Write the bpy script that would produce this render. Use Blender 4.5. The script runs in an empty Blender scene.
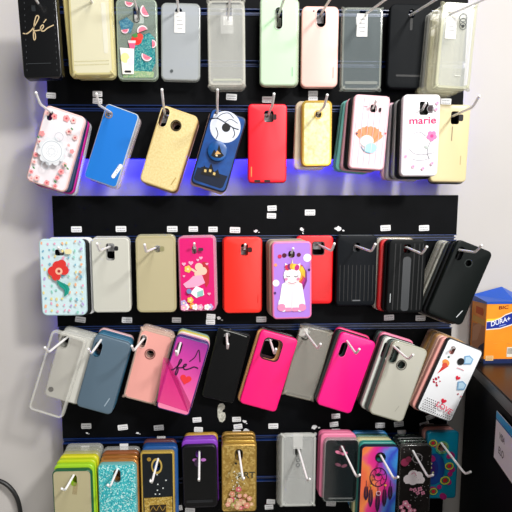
import bpy, bmesh, math, random
from mathutils import Vector, Matrix
random.seed(7)
sc = bpy.context.scene
COL = sc.collection
PI = math.pi
# ------------------------------------------------------------------ camera
Z0 = 1.2                       # eye height
F, CX, CY = 540.0, 224.9, 305.1
yaw, pit, rol = math.radians(1.976), math.radians(7.407), math.radians(-0.253)
fw = Vector((math.sin(yaw)*math.cos(pit), math.cos(yaw)*math.cos(pit), -math.sin(pit)))
r0 = Vector((math.cos(yaw), -math.sin(yaw), 0)); u0 = r0.cross(fw)
rt = r0*math.cos(rol) + u0*math.sin(rol); up = u0*math.cos(rol) - r0*math.sin(rol)
EYE = Vector((0, -1.0, Z0))
cd = bpy.data.cameras.new('camera'); cam = bpy.data.objects.new('camera', cd); COL.objects.link(cam)
m = Matrix((rt, up, -fw)).transposed().to_4x4(); m.translation = EYE
cam.matrix_world = m
cd.sensor_width = 36; cd.lens = F/512*36
cd.shift_x = (256-CX)/512; cd.shift_y = (CY-256)/512
cd.clip_start = .01
sc.camera = cam
def ray(px, py): return fw + rt*((px-CX)/F) - up*((py-CY)/F)
def P(px, py, d=0.0):
    "point seen at pixel, on the vertical plane d metres in front of the display boards"
    r = ray(px, py); return EYE + r*((1.0-d)/r.y)
def PZ(px, py, z):
    r = ray(px, py); return EYE + r*((z-EYE.z)/r.z)
def scale(px, py, d):
    a = (P(px+2, py, d)-P(px-2, py, d)).x/4; b = (P(px, py-2, d)-P(px, py+2, d)).z/4
    return a, b
# ------------------------------------------------------------------ materials
def lin(c):
    if isinstance(c, str): c = [int(c[i:i+2], 16)/255 for i in (0, 2, 4)]
    return tuple((x/12.92 if x <= .04045 else ((x+.055)/1.055)**2.4) for x in c) + (1,)
MC = {}
def base(name):
    mt = bpy.data.materials.new(name); mt.use_nodes = True
    return mt, mt.node_tree, mt.node_tree.nodes['Principled BSDF']
def plastic(c, rough=.35, spec=.5, coat=0, metal=0):
    k = ('p', c, rough, spec, coat, metal)
    if k not in MC:
        mt, nt, b = base('plastic_'+c); b.inputs['Base Color'].default_value = lin(c)
        b.inputs['Roughness'].default_value = rough; b.inputs['Specular IOR Level'].default_value = spec
        b.inputs['Coat Weight'].default_value = coat; b.inputs['Metallic'].default_value = metal
        MC[k] = mt
    return MC[k]
def clear(c, a=.4, tint='ffffff', rough=.12):
    k = ('c', c, a, tint, rough)
    if k not in MC:
        mt, nt, b = base('clear_'+c); b.inputs['Base Color'].default_value = lin(c)
        b.inputs['Roughness'].default_value = rough; b.inputs['Specular IOR Level'].default_value = .6
        t = nt.nodes.new('ShaderNodeBsdfTransparent'); t.inputs[0].default_value = lin(tint)
        x = nt.nodes.new('ShaderNodeMixShader'); x.inputs[0].default_value = 1-math.sqrt(1-a)      # light crosses two faces of the sheet
        nt.links.new(t.outputs[0], x.inputs[1]); nt.links.new(b.outputs[0], x.inputs[2])
        nt.links.new(x.outputs[0], nt.nodes['Material Output'].inputs[0]); MC[k] = mt
    return MC[k]
def ramp(nt, fac, stops, const=False):
    r = nt.nodes.new('ShaderNodeValToRGB'); e = r.color_ramp.elements
    if const: r.color_ramp.interpolation = 'CONSTANT'
    while len(e) < len(stops): e.new(.5)
    for i, (p, c) in enumerate(stops): e[i].position = p; e[i].color = lin(c)
    nt.links.new(fac, r.inputs[0]); return r
def objco(nt, sc_=(1, 1, 1)):
    t = nt.nodes.new('ShaderNodeTexCoord'); mp = nt.nodes.new('ShaderNodeMapping'); mp.inputs['Scale'].default_value = sc_
    nt.links.new(t.outputs['Object'], mp.inputs[0]); return mp.outputs[0]
def glitter(cols, size=700, rough=.25, metal=.3):
    k = ('g', tuple(cols), size, rough, metal)
    if k not in MC:
        mt, nt, b = base('glitter_'+cols[0]); v = nt.nodes.new('ShaderNodeTexVoronoi'); v.inputs['Scale'].default_value = size
        nt.links.new(objco(nt), v.inputs['Vector'])
        s = nt.nodes.new('ShaderNodeSeparateColor'); nt.links.new(v.outputs['Color'], s.inputs[0])
        n = len(cols); r = ramp(nt, s.outputs[0], [(i/n, c) for i, c in enumerate(cols)], True)
        nt.links.new(r.outputs[0], b.inputs['Base Color']); b.inputs['Roughness'].default_value = rough; b.inputs['Metallic'].default_value = metal
        MC[k] = mt
    return MC[k]
def noisy(stops, size=60, rough=.4, sx=(1, 1, 1), detail=3, spec=.5):
    k = ('n', tuple(stops), size, rough, sx)
    if k not in MC:
        mt, nt, b = base('mottled_'+stops[0][1]); v = nt.nodes.new('ShaderNodeTexNoise'); v.inputs['Scale'].default_value = size; v.inputs['Detail'].default_value = detail
        nt.links.new(objco(nt, sx), v.inputs['Vector'])
        r = ramp(nt, v.outputs[0], stops); nt.links.new(r.outputs[0], b.inputs['Base Color']); b.inputs['Roughness'].default_value = rough
        b.inputs['Specular IOR Level'].default_value = spec
        MC[k] = mt
    return MC[k]
def emit(c, s):
    k = ('e', c, s)
    if k not in MC:
        mt, nt, b = base('light_'+c); b.inputs['Emission Color'].default_value = lin(c); b.inputs['Emission Strength'].default_value = s
        MC[k] = mt
    return MC[k]
WHITEM = plastic('ffffff', .4)
HOOKM = plastic('fbfafa', .35)
BOARD = noisy([(.3, '060709'), (.7, '090a0d')], 40, .55, spec=.07)
RAIL = plastic('0d2a62', .3, .6)
RAILD = plastic('04081a', .4)
# ------------------------------------------------------------------ mesh helpers
def finish(bm, name, mats, parent=None, loc=None, rot=None, sharp=35):
    bmesh.ops.recalc_face_normals(bm, faces=bm.faces) if sharp else None
    me = bpy.data.meshes.new(name); bm.to_mesh(me); bm.free()
    for mt in (mats if isinstance(mats, (list, tuple)) else [mats]): me.materials.append(mt)
    if sharp:
        me.polygons.foreach_set('use_smooth', [True]*len(me.polygons)); me.set_sharp_from_angle(angle=math.radians(sharp))
    o = bpy.data.objects.new(name, me); COL.objects.link(o)
    if parent: o.parent = parent
    if loc is not None: o.location = loc
    if rot is not None: o.rotation_euler = rot
    return o
def tag(o, label, cat, group=None):
    o['label'] = label; o['category'] = cat
    if group: o['group'] = group
    return o
def empty(name, loc, rot=(0, 0, 0)):
    o = bpy.data.objects.new(name, None); COL.objects.link(o); o.location = loc; o.rotation_euler = rot; o.empty_display_size = .02; return o
def box(bm, lo, hi, mi=0):
    vs = [bm.verts.new((x, y, z)) for x in (lo[0], hi[0]) for y in (lo[1], hi[1]) for z in (lo[2], hi[2])]
    for q in ((0, 1, 3, 2), (4, 6, 7, 5), (0, 4, 5, 1), (2, 3, 7, 6), (0, 2, 6, 4), (1, 5, 7, 3)):
        bm.faces.new([vs[i] for i in q]).material_index = mi
def rr(w, h, r, n=6, cx=0, cz=0, rot=0):
    r = max(min(r, w/2-1e-5, h/2-1e-5), 1e-5); pts = []
    for k, (sx, sz) in enumerate(((1, 1), (-1, 1), (-1, -1), (1, -1))):
        for i in range(n+1):
            a = k*PI/2 + i/n*PI/2
            pts.append((sx*(w/2-r)+r*math.cos(a), sz*(h/2-r)+r*math.sin(a)))
    c, s = math.cos(rot), math.sin(rot)
    return [(cx+x*c+z*s, cz-x*s+z*c) for x, z in pts]
def loop(bm, pts, y): return [bm.verts.new((x, y, z)) for x, z in pts]
def bridge(bm, A, B):
    n = len(A)
    for i in range(n): bm.faces.new((A[i], A[(i+1) % n], B[(i+1) % n], B[i]))
def fill(bm, loops):
    es = []
    for L in loops:
        for i in range(len(L)):
            a, b = L[i], L[(i+1) % len(L)]
            es.append(bm.edges.get((a, b)) or bm.edges.new((a, b)))
    bmesh.ops.triangle_fill(bm, use_beauty=True, use_dissolve=False, edges=es)
def shell_bm(w, h, r, t, holes, th=.0014, fl=.0026):
    bm = bmesh.new(); R = lambda i: rr(w-2*i, h-2*i, max(r-i, .001))
    A = [(fl*(1-math.sin(a)), -t+fl*(1-math.cos(a))) for a in (0, PI/6, PI/3, PI/2)] + [(0, 0), (th, 0), (th, -t+th)]
    Ls = [loop(bm, R(i), y) for i, y in A]
    for a, b in zip(Ls, Ls[1:]): bridge(bm, a, b)
    f = [loop(bm, hp, -t) for hp in holes]; k = [loop(bm, hp, -t+th) for hp in holes]
    for a, b in zip(f, k): bridge(bm, a, b)
    fill(bm, [Ls[0]]+f); fill(bm, [Ls[-1]]+k)
    return bm
def bumper_bm(w, h, r, t, bw, th=.0014, fl=.0024, corners=False):
    bm = bmesh.new(); R = lambda i: rr(w-2*i, h-2*i, max(r-i, .001))
    A = [(bw, -t+.0016), (bw, -t)] + [(fl*(1-math.sin(a)), -t+fl*(1-math.cos(a))) for a in (PI/8, PI/3, PI/2)] + [(0, 0), (th, 0), (th, -t+.0016)]
    Ls = [loop(bm, R(i), y) for i, y in A]
    for a, b in zip(Ls, Ls[1:]): bridge(bm, a, b)
    bridge(bm, Ls[-1], Ls[0])
    if corners:      # air-cushion lumps on the four corners
        for sx in (1, -1):
            for sz in (1, -1):
                cxx, czz = sx*(w/2-r*.42), sz*(h/2-r*.42)
                bmesh.ops.create_uvsphere(bm, u_segments=12, v_segments=8, radius=1, matrix=Matrix.Translation((cxx, -t*.5, czz)) @ Matrix.Rotation(-sx*sz*PI/4, 4, 'Y') @ Matrix.Diagonal((r*.75, t*.62, r*.34, 1)))
    return bm
def plate_bm(w, h, r, t, holes, th=.0013):
    bm = bmesh.new(); o = rr(w, h, r)
    a = loop(bm, o, -t+.0003); b = loop(bm, o, -t+.0003+th); bridge(bm, a, b)
    f = [loop(bm, hp, -t+.0003) for hp in holes]; k = [loop(bm, hp, -t+.0003+th) for hp in holes]
    for p, q in zip(f, k): bridge(bm, p, q)
    fill(bm, [a]+f); fill(bm, [b]+k)
    return bm
def ring_bm(inner, outer, y0, y1):
    bm = bmesh.new(); a = loop(bm, inner, y1); b = loop(bm, inner, y0); c = loop(bm, outer, y0); d = loop(bm, outer, y1)
    bridge(bm, a, b); bridge(bm, b, c); bridge(bm, c, d); bridge(bm, d, a); return bm
def tube_bm(pts, r, n=10, bm=None):
    bm = bm or bmesh.new(); pts = [Vector(p) for p in pts]; rings = []
    nrm = None
    for i, p in enumerate(pts):
        t = ((pts[min(i+1, len(pts)-1)]-p).normalized() + (p-pts[max(i-1, 0)]).normalized()).normalized()
        if nrm is None: nrm = t.orthogonal().normalized()
        nrm = (nrm - t*nrm.dot(t)).normalized(); b = t.cross(nrm)
        rings.append([bm.verts.new(p + (nrm*math.cos(2*PI*k/n)+b*math.sin(2*PI*k/n))*r) for k in range(n)])
    for a, b in zip(rings, rings[1:]): bridge(bm, a, b)
    bm.faces.new(rings[0]); bm.faces.new(rings[-1][::-1]); return bm
def smooth(pts, n=6):
    out = []
    for i in range(len(pts)-1):
        p0, p1, p2, p3 = (Vector(pts[max(0, min(len(pts)-1, j))]) for j in (i-1, i, i+1, i+2))
        for k in range(n):
            t = k/n; out.append(.5*((2*p1)+(p2-p0)*t+(2*p0-5*p1+4*p2-p3)*t*t+(3*p1-p0-3*p2+p3)*t**3))
    return out+[Vector(pts[-1])]
# ------------------------------------------------------------------ flat printing
class Print:
    "printed artwork: coordinates are photo pixels turned into the case's own frame (metres)"
    def __init__(s, cs): s.cs = cs; s.lay = {}; s.n = 0; s.to('printed_design')
    def to(s, name):                           # following marks go to the part of this name
        if name not in s.lay: s.lay[name] = (bmesh.new(), [])
        s.name = name; s.bm, s.mats = s.lay[name]; return s
    def mi(s, mt):
        if mt not in s.mats: s.mats.append(mt)
        return s.mats.index(mt)
    def face(s, pts, mt, same=False):          # local (x, z)
        if not same: s.n += 1
        y = s.cs.y0 - .00012 - .00006*s.n
        vs = [s.bm.verts.new((x, y, z)) for x, z in pts]
        f = s.bm.faces.new(vs); f.material_index = s.mi(mt); f.normal_update()
        if f.normal.y > 0: f.normal_flip()
    def L(s, px, py): return s.cs.local(px, py)
    def poly(s, pts, mt): s.face([s.L(*p) for p in pts], mt)
    def disc(s, px, py, rx, mt, ry=None, rot=0, a0=0, a1=360, n=18, close=True):
        x, z = s.L(px, py); k = s.cs.k; ry = ry or rx; rot = math.radians(rot); p = []
        cnt = n if abs(a1-a0-360) < 1e-6 else n+1
        for i in range(cnt):
            a = math.radians(a0+(a1-a0)*i/n); X, Z = rx*k*math.cos(a), ry*k*math.sin(a)
            p.append((x+X*math.cos(rot)+Z*math.sin(rot), z-X*math.sin(rot)+Z*math.cos(rot)))
        s.face(p, mt)
    def ring(s, px, py, r, w, mt, ry=None, n=24):
        x, z = s.L(px, py); k = s.cs.k; q = (ry or r)/r; s.n += 1
        for i in range(n):
            a, b = 2*PI*i/n, 2*PI*(i+1)/n
            s.face([(x+rad*k*math.cos(t), z+q*rad*k*math.sin(t)) for rad, t in ((r, a), (r, b), (r-w, b), (r-w, a))], mt, True)
    def heart(s, px, py, r, mt, rot=0):
        x, z = s.L(px, py); k = s.cs.k*r/17; p = []; rot = math.radians(rot)
        for i in range(28):
            t = 2*PI*i/28; X = 16*math.sin(t)**3*k; Z = (13*math.cos(t)-5*math.cos(2*t)-2*math.cos(3*t)-math.cos(4*t))*k
            p.append((x+X*math.cos(rot)+Z*math.sin(rot), z-X*math.sin(rot)+Z*math.cos(rot)))
        s.face(p, mt)
    def stroke(s, pts, w, mt, n=6, taper=False):
        q = smooth([(*s.L(*p), 0) for p in pts], n); k = s.cs.k*w/2; s.n += 1
        L_, R_ = [], []
        for i, p in enumerate(q):
            t = (q[min(i+1, len(q)-1)]-q[max(i-1, 0)]).normalized(); nn = Vector((-t.y, t.x, 0))*k*((.35+.65*math.sin(PI*i/(len(q)-1))) if taper else 1)
            L_.append(p+nn); R_.append(p-nn)
        for i in range(len(q)-1): s.face([v[:2] for v in (L_[i], L_[i+1], R_[i+1], R_[i])], mt, True)
    def rect(s, px, py, w, h, mt, rot=0, rnd=0):
        x, z = s.L(px, py); k = s.cs.k
        s.face(rr(w*k, h*k, max(rnd*k, 1e-5), 3, x, z, math.radians(rot)), mt)
    def flower(s, px, py, r, mt, mc, n=5, rot=0):
        x, z = s.L(px, py); lx, lz = s.cs.w/2-r*s.cs.k-.002, s.cs.h/2-r*s.cs.k-.002      # keep whole blossoms on the case
        X, Z = max(-lx, min(lx, x))-x, max(-lz, min(lz, z-s.cs.h/2))-(z-s.cs.h/2); c, sn = math.cos(s.cs.ang), math.sin(s.cs.ang)
        px += (X*c+Z*sn)/s.cs.k; py -= (-X*sn+Z*c)/s.cs.k
        for i in range(n):
            a = 2*PI*i/n+rot; s.disc(px+.6*r*math.cos(a), py+.6*r*math.sin(a), r*.5, mt, n=10)
        s.disc(px, py, r*.35, mc, n=10)
    def text(s, body, px, py, h, mt, rot=0, shear=0, sx=1, bold=0):
        x0, z0 = s.L(px, py); k = s.cs.k; rot = math.radians(rot); s.n += 1
        for (X, Z) in text_polys(body):
            pts = []
            for a, b in zip(X, Z):
                a, b = (a*sx + b*shear)*h*k/.7, b*h*k/.7
                pts.append((x0+a*math.cos(rot)+b*math.sin(rot), z0-a*math.sin(rot)+b*math.cos(rot)))
            s.face(pts, mt, True)
    def done(s, name=None, label=None):
        for nm, (bm, mats) in s.lay.items():
            if not bm.faces: bm.free(); continue
            o = finish(bm, name or nm, mats, s.cs.root, sharp=0)
            if label and nm == 'printed_design': o['label'] = label
        return o
def text_polys(body):
    cu = bpy.data.curves.new('text', 'FONT'); cu.body = body; cu.align_x = 'CENTER'; cu.align_y = 'CENTER'; cu.size = 1; cu.offset = .018
    o = bpy.data.objects.new('text', cu); COL.objects.link(o); dg = bpy.context.evaluated_depsgraph_get(); dg.update()
    ev = o.evaluated_get(dg); me = ev.to_mesh()
    out = [([me.vertices[v].co.x for v in p.vertices], [me.vertices[v].co.y for v in p.vertices]) for p in me.polygons]
    ev.to_mesh_clear(); bpy.data.objects.remove(o); bpy.data.curves.remove(cu); return out
# ------------------------------------------------------------------ phone cases
GAP = .0105
class Case:
    def __init__(s, label, group, pos, ang, w, h, t, mat, k, holes=(), bumper=None, bw=.0026, r=.0095, corners=False, frame=None, cat='phone case', simple=False, px=None, name='phone_case', blabel=None, plabel=None):
        "pos: world point at the middle of the front face; holes: local (x, z, w, h, round)"
        s.ang, s.w, s.h, s.t, s.k, s.px, s.pos = ang, w, h, t, k, px, pos
        s.y0 = -t
        a = ang
        upv = Vector((math.sin(a), 0, math.cos(a)))
        loc = pos + Vector((0, t, 0)) - upv*(h/2)
        hp = [rr(hw, hh, min(hw, hh)/2*rd, 4, x, z+h/2) for x, z, hw, hh, rd in holes]
        sh = lambda pts: pts
        def fin(bm, nm, mt, par):
            return finish(bm, nm, mt, par)
        def up_(bm): bmesh.ops.translate(bm, verts=bm.verts, vec=(0, 0, h/2)); return bm
        hp0 = [[(x, z-h/2) for x, z in q] for q in hp]
        if simple and not bumper:
            s.root = fin(up_(shell_bm(w, h, r, t, hp0)), name, mat, None); s.root.location = loc; s.root.rotation_euler = (0, a, 0)
        else:
            s.root = empty(name, loc, (0, a, 0))
            if bumper:
                b = fin(up_(plate_bm(w-2*bw, h-2*bw, max(r-bw, .002), t, hp0)), 'back_panel', mat, s.root)
                c = fin(up_(bumper_bm(w, h, r, t, bw, corners=corners)), 'bumper', bumper, s.root)
                if blabel: c['label'] = blabel
                if plabel: b['label'] = plabel
            else:
                fin(up_(shell_bm(w, h, r, t, hp0)), 'shell', mat, s.root)
        tag(s.root, label, cat, group)
        if frame:
            for (x, z, hw, hh, rd) in holes[:1]:
                e = frame[1] if isinstance(frame, tuple) else .0012
                fm = frame[0] if isinstance(frame, tuple) else frame
                i_ = rr(hw, hh, min(hw, hh)/2*rd, 4, x, z+h/2); o_ = rr(hw+2*e, hh+2*e, min(hw+2*e, hh+2*e)/2*rd, 4, x, z+h/2)
                finish(ring_bm(i_, o_, -t-.0007, -t+.0008), 'camera_frame', fm, s.root)
    def local(s, px, py):
        dx = (px-s.px[0])*s.k; dz = -(py-s.px[1])*s.k; c, sn = math.cos(s.ang), math.sin(s.ang)
        return dx*c-dz*sn, dx*sn+dz*c+s.h/2
def hook(hole, d, elbow, label, L=.122, ph=.007, short=False):
    "bent wire hook: straight from the board through the hole, end turned up"
    a = P(hole[0], hole[1], d)
    if short: L = d+.010
    if elbow: b = P(elbow[0], elbow[1], max(L, d+(.009 if short else .025)))
    else: b = Vector((a.x, -max(L, d+(.009 if short else .025)), a.z+.004))
    ez = Vector((0, -.018, .012))*(.35 if short else 1)
    base_ = Vector((a.x - (b.x-a.x)*.15, 0, a.z - .002 if elbow is None else a.z-(b.z-a.z)*.1))
    o = base_.copy()
    pts = [base_, a, a.lerp(b, .5), b-(b-a).normalized()*.006, b+Vector((0, -.001, .0015)), b+ez*.45, b+ez]
    q = [p-o for p in pts]
    bm = tube_bm(q, .0020)
    bmesh.ops.create_uvsphere(bm, u_segments=10, v_segments=6, radius=.0023, matrix=Matrix.Translation(q[-1]))
    h = finish(bm, 'display_hook', HOOKM, None, o); tag(h, label, 'hook', 'white wire display hooks')
    bm = bmesh.new(); box(bm, (-.008, -.0025, -.009), (.008, -.0002, ph))
    finish(bm, 'mounting_plate', HOOKM, h)
    return h
DEFHOLE = (12, 20, .9)
def stack(row, c, d, mat, label, backs=(), hk=None, hlabel=None, holes=(), cx=None, art=None, **kw):
    """c = (px, py, w, h, lean) of the front case in the photograph, d its distance from the boards.
    backs: (material, dx_mm, dz_mm, label, options) from the front one backwards"""
    px, py, w, h, lean = c; ang = math.radians(lean); kx, kz = scale(px, py, d); k = (kx+kz)/2
    W, H = w*k, h*k; pos = P(px, py, d)
    def loc(hx, hy, hw, hh, rd=1.0):
        dx = (hx-px)*k; dz = -(hy-py)*k; cc, sn = math.cos(ang), math.sin(ang)
        return (dx*cc-dz*sn, dx*sn+dz*cc, hw*k, hh*k, rd)
    hl = [loc(*q) for q in holes]
    cs = Case(label, row, pos, ang, W, H, kw.pop('t', .0095), mat, k, hl, px=(px, py), **kw)
    if art:
        p = Print(cs); r = art(p)
        if p.n: p.done(label=r if isinstance(r, str) else None)
    depth = d - max(GAP, cs.t+.001)
    for b in backs:
        bm_, dx, dz, lb = b[:4]; op = dict(b[4]) if len(b) > 4 else {}
        hh = [] if op.pop('nohole', False) else [loc(hk[0][0], hk[0][1]+4, 9, 13, .9)] if hk else []
        if hl: hh = list(hl)
        elif hh:
            x, z, a_, b_, c_ = hh[0]; lim = W/2-.0085
            hh = [(max(-lim, min(lim, x)), min(z, H/2-.013), .011, .017, c_)]
        s_ = op.pop('s', 1); da = math.radians(op.pop('da', 0))
        q = pos + Vector((dx*.001, d-depth, dz*.001))
        Case(lb, row, q, ang+da, W*s_, H*s_, .0095, bm_, k, hh, simple=True, **op)
        depth -= GAP
    if hk:
        hook(hk[0], d, hk[1], hlabel, ph=.016 if 'bottom' in row else .005, short=len(hk) > 2)
    return cs
def logo(p, px, py, w, h, mt, rot=0):       # tiny upright maker's mark: a bar of small letters
    p.to('maker_mark').rect(px, py, w, h, mt, rot, .3); p.to('printed_design')
LED_S, LED_V, W_AMB, E_A, E_B, E_C, EXPO = 95.0, 8.0, .17, 38.0, 18.0, 17.0, 0.0
# ================================================================== palette
BLACKM = plastic('0b0d0f', .45, .2); BLACKG = plastic('0a0b0d', .2); WHITEP = plastic('f3f2f2', .35)
PINK = plastic('f7b9c0', .4); HOTPINK = plastic('ff0a78', .4); RED = plastic('e5121f', .4); GOLDM = plastic('c9a24a', .25, .5, 0, .7)
CLR = clear('dfe2df', .26); CLRB = clear('eceadf', .45); FROST = clear('ced4d8', .66, rough=.35); YEL = clear('f0ecd0', .82); YELB = clear('ece2a8', .75)
GREYCLR = clear('a9b0b0', .4); CLRW = clear('e4e4dc', .55); DARKCLR = clear('30363a', .6)
CLRT = clear('ecebe0', .25)
P_ = lambda c, r=.6: plastic(c, r, .3)
PAPER = P_('f2f1ee', .7); INK = P_('1b1b1d'); GREYI = P_('9a9a9c')
def paper_tag(p, px, py, w, h, rot=0):
    p.to('paper_tag')
    p.rect(px, py, w, h, PAPER, rot)
    for i, f in enumerate((.26, .08, -.1, -.28)): p.rect(px, py-f*h, w*(.6-.1*(i % 2)), h*.04, GREYI, rot)
    p.to('printed_design')
# ================================================================== ROW 1 (top)
G = 'phone cases in the top row'
def art(p):
    gold = plastic('e0c79c', .3, .5, 0, .3)
    p.stroke([(22.5, 33.5), (27, 33.5), (32.5, 29), (38, 21), (39.5, 17), (37, 16.5), (34.5, 24), (33.2, 34), (33.5, 39.5), (35, 38.5), (35, 34), (33.5, 31)], 1.1, gold)
    p.stroke([(33.5, 31), (38, 30.5), (41.5, 29.5), (43.8, 27), (43.3, 25), (41, 27), (41, 30.3), (44, 31), (48, 28), (54.5, 25)], 1.1, gold)
    p.stroke([(44, 23), (47, 19.5)], 1, gold)
    p.rect(38, 63, 24, .5, plastic('3b3f42', .3)); p.rect(34.5, 9, 4, 6, plastic('2c3033', .2))
    for i in range(13):
        p.rect(25.5-.02*i, -2+i*6, .5, 1.6, plastic('45484b', .4)); p.rect(55.5+.05*i, -2+i*6, .5, 1.6, plastic('45484b', .4))
stack(G, (39.3, 31, 40, 93, -2), .075, BLACKG, 'black flip wallet case with gold script lettering, at the far left of the top row', t=.017, r=.007,
      art=lambda p: (art(p), 'gold script lettering and dotted stitching')[1], hk=((38, 3), None), hlabel='white wire hook holding the black wallet case with gold script')
stack(G, (91, 29, 44, 91, -1), .062, YEL, 'yellowed clear phone case at the front of its stack beside the black wallet case', bumper=YELB, bw=.004, corners=True, art=lambda p: ([p.to('lower_ridge').rect(90.5, y, 36, 1, clear('c9c48e', .6), -1, .4) for y in (60.5, 64)], p.to('clear_strip').rect(105, 28, 4.5, 50, clear('fbfaf0', .7), -1, 2), None)[2],  # pale upright strip is a highlight band painted on the case's right side
      backs=[(clear('ecdc92', .8), -9, 0, 'yellowed clear case peeping out left of the big yellowed clear case', {'da': -2}), (clear('e6cf7a', .85), -13, 2, 'thin yellow case wedged against the black wallet case', {'da': -2.5, 's': .96}), (YELB, -2, 3, 'hindmost yellowed case behind the big yellowed clear case')],
      hk=((92, 2), None), hlabel='white wire hook holding the yellowed clear cases')
def art(p):
    T = lambda c: P_(c, .35)
    p.poly([(119, 22), (127, 18), (134, 24), (131, 33), (122, 33)], glitter(['3f7ea0', '5a9bb5', '7fb3c0', '2f6c90'], 900))
    p.poly([(133, 38), (150, 33), (155, 38), (155.5, 62), (150, 74), (133, 76), (127, 60)], glitter(['1f7d8c', '2e96a0', '49b3ae', '176a7c', '8fd0c4'], 900))
    p.poly([(121, 70), (154, 71), (153, 77), (122, 77)], glitter(['9cc08a', 'b9cf9a', '7ab08c', 'd0d7b0'], 900))
    p.disc(136.5, 40, 5.5, T('e0332f'), 5); p.disc(140, 37, 3.5, T('e84a3f')); p.poly([(132, 35), (137, 33), (138, 37), (134, 38)], T('4c8b4a'))
    for (x, y, r, rot) in ((130, 3.5, 4.5, 10), (147, 11.5, 6, 60), (125, 30, 4, -10), (143, 31.5, 5.5, 160), (152.5, 44, 4.2, -90), (147, 55.5, 5.6, 25)):
        p.disc(x, y, r, T('f6dfe2'), a0=180, a1=360, rot=rot); p.disc(x, y, r*.78, T('f07f95'), a0=180, a1=360, rot=rot)
        for q in (-.35, 0, .35): p.disc(x+q*r*.9, y+r*.3, .4, T('7c2a35'), n=6)
    p.poly([(128, 41), (136, 41), (134, 50), (130, 50)], T('f05d86')); p.poly([(128, 41), (136, 41), (135.5, 43.5), (128.5, 43.5)], T('fbd5da'))
    p.poly([(119.5, 48), (134, 49), (133, 74), (121.5, 74)], T('f0ece6')); p.disc(124.5, 58, 4.5, T('e8e29a'), 5); p.disc(130, 62, 3.5, T('ecd6e6'), 4); p.rect(127, 71.5, 7, 2.2, INK, 0, 1)
stack(G, (137, 39.5, 42, 80, 0), .03, clear('b5c6ba', .5), 'clear case with watermelon slices, a drink and teal glitter liquid', bumper=clear('cfe0c9', .6), art=art,
      holes=[(137, 15, 5, 15, 1)], frame=plastic('2c3432', .3), hk=((137, 10), None), hlabel='white wire hook holding the watermelon case')
stack(G, (180.7, 42, 40.5, 76, 1), .028, FROST, 'frosted translucent phone case with a white paper tag, right of the watermelon case', bumper=clear('c6cbc8', .7), bw=.003,
      holes=[(179, 12, 7, 7, 1)], art=lambda p: (paper_tag(p, 180, 23, 11, 20), p.to('dark_dot').disc(171, 70.5, 1.6, P_('4a5052')))[0],
      hk=((178.5, 11), None), hlabel='white wire hook holding the frosted translucent case')
stack(G, (226.5, 43, 38.5, 84, -.5), .045, CLR, 'clear bumper case with knobbly bottom edge, left of the mint green case', bumper=CLRB, bw=.0045, corners=True,
      holes=[(229, 10, 6, 14, 1)], art=lambda p: (p.to('paper_tag').rect(227, 22, 13, 24, clear('f4f4f0', .45)), p.to('lower_ridge').rect(227, 79, 30, 2, clear('dfe2c8', .6), 0, 1))[0],
      backs=[(CLRT, 1, -5, 'second clear bumper case behind the knobbly clear case'), (CLRT, 2, 2, 'hindmost clear bumper case behind the knobbly clear case')],
      hk=((229, 8), None), hlabel='white wire hook holding the knobbly clear cases')
MINT = plastic('b9dcb4', .4)
stack(G, (279, 41.5, 39, 87, 0), .034, MINT, 'mint green phone case with an upright oval camera hole', bumper=clear('cfe5c6', .85), bw=.003,
      holes=[(278.6, 19, 7.5, 21, 1)], frame=plastic('cfd8cc', .25), backs=[(clear('d3dfc4', .6), 4, 2, 'clear greenish case behind the mint green case')],
      art=lambda p: logo(p, 293, 71, 1, 9, P_('8fb795')), hk=((279, 14), (286, -7)), hlabel='white wire hook holding the mint green case')
stack(G, (320, 47, 38, 79, 0), .022, plastic('f2bfb4', .4), 'plain pale pink phone case in the top row, right of the mint green case',
      holes=[(320.6, 19, 9.5, 18, 1)], frame=plastic('f0c8bc', .4), art=lambda p: (p.to('microphone_hole').disc(313, 12.5, .8, INK), logo(p, 334, 72, 1, 11, P_('d99f95')))[0],
      hk=((321, 14), (332, -4)), hlabel='white wire hook holding the plain pale pink case')
stack(G, (362, 49, 42, 81, 0), .03, clear('8e9a9c', .42), 'smoky clear case with lumpy corners and a white paper tag, left of the black case', bumper=clear('b7bdb4', .5), bw=.004, corners=True,
      holes=[(362, 14, 7, 7, 1)], art=lambda p: (paper_tag(p, 361.5, 26, 11, 22), p.to('lower_ridge').rect(362, 82, 34, 3, clear('ccd0c4', .5), 0, 1.4))[0],
      hk=((366, 14), (389, -3)), hlabel='white wire hook holding the smoky clear case')
def art(p):
    p.to('camera_groove').rect(410.5, 25, 2.6, 12, plastic('020203', .6), 0, 1.2); p.to('bottom_slot').rect(409, 75, 25, 2, plastic('020203', .6), 0, .6)
stack(G, (409.5, 46.5, 43, 82, 1), .03, plastic('0d1013', .6, .1), 'matte black case with a slot along the bottom, in the top row', art=art, holes=[(410.5, 15, 6, 9, 1)],
      backs=[(BLACKM, 3, 2, 'second black case behind the top row matte black case')], hk=((411, 15), (440, -3)), hlabel='white wire hook holding the top row black case')
def art(p):
    paper_tag(p, 450, 29, 11, 20)
    p.to('camera_rings')
    for i in range(3): p.ring(462, 19+i*4, 4.2-.3*i, .7, P_('4d5357'))
    p.disc(462, 27, 1.6, P_('23282c')); p.to('maker_mark').rect(459, 75, 6, .8, P_('cfd0c8'))
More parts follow.
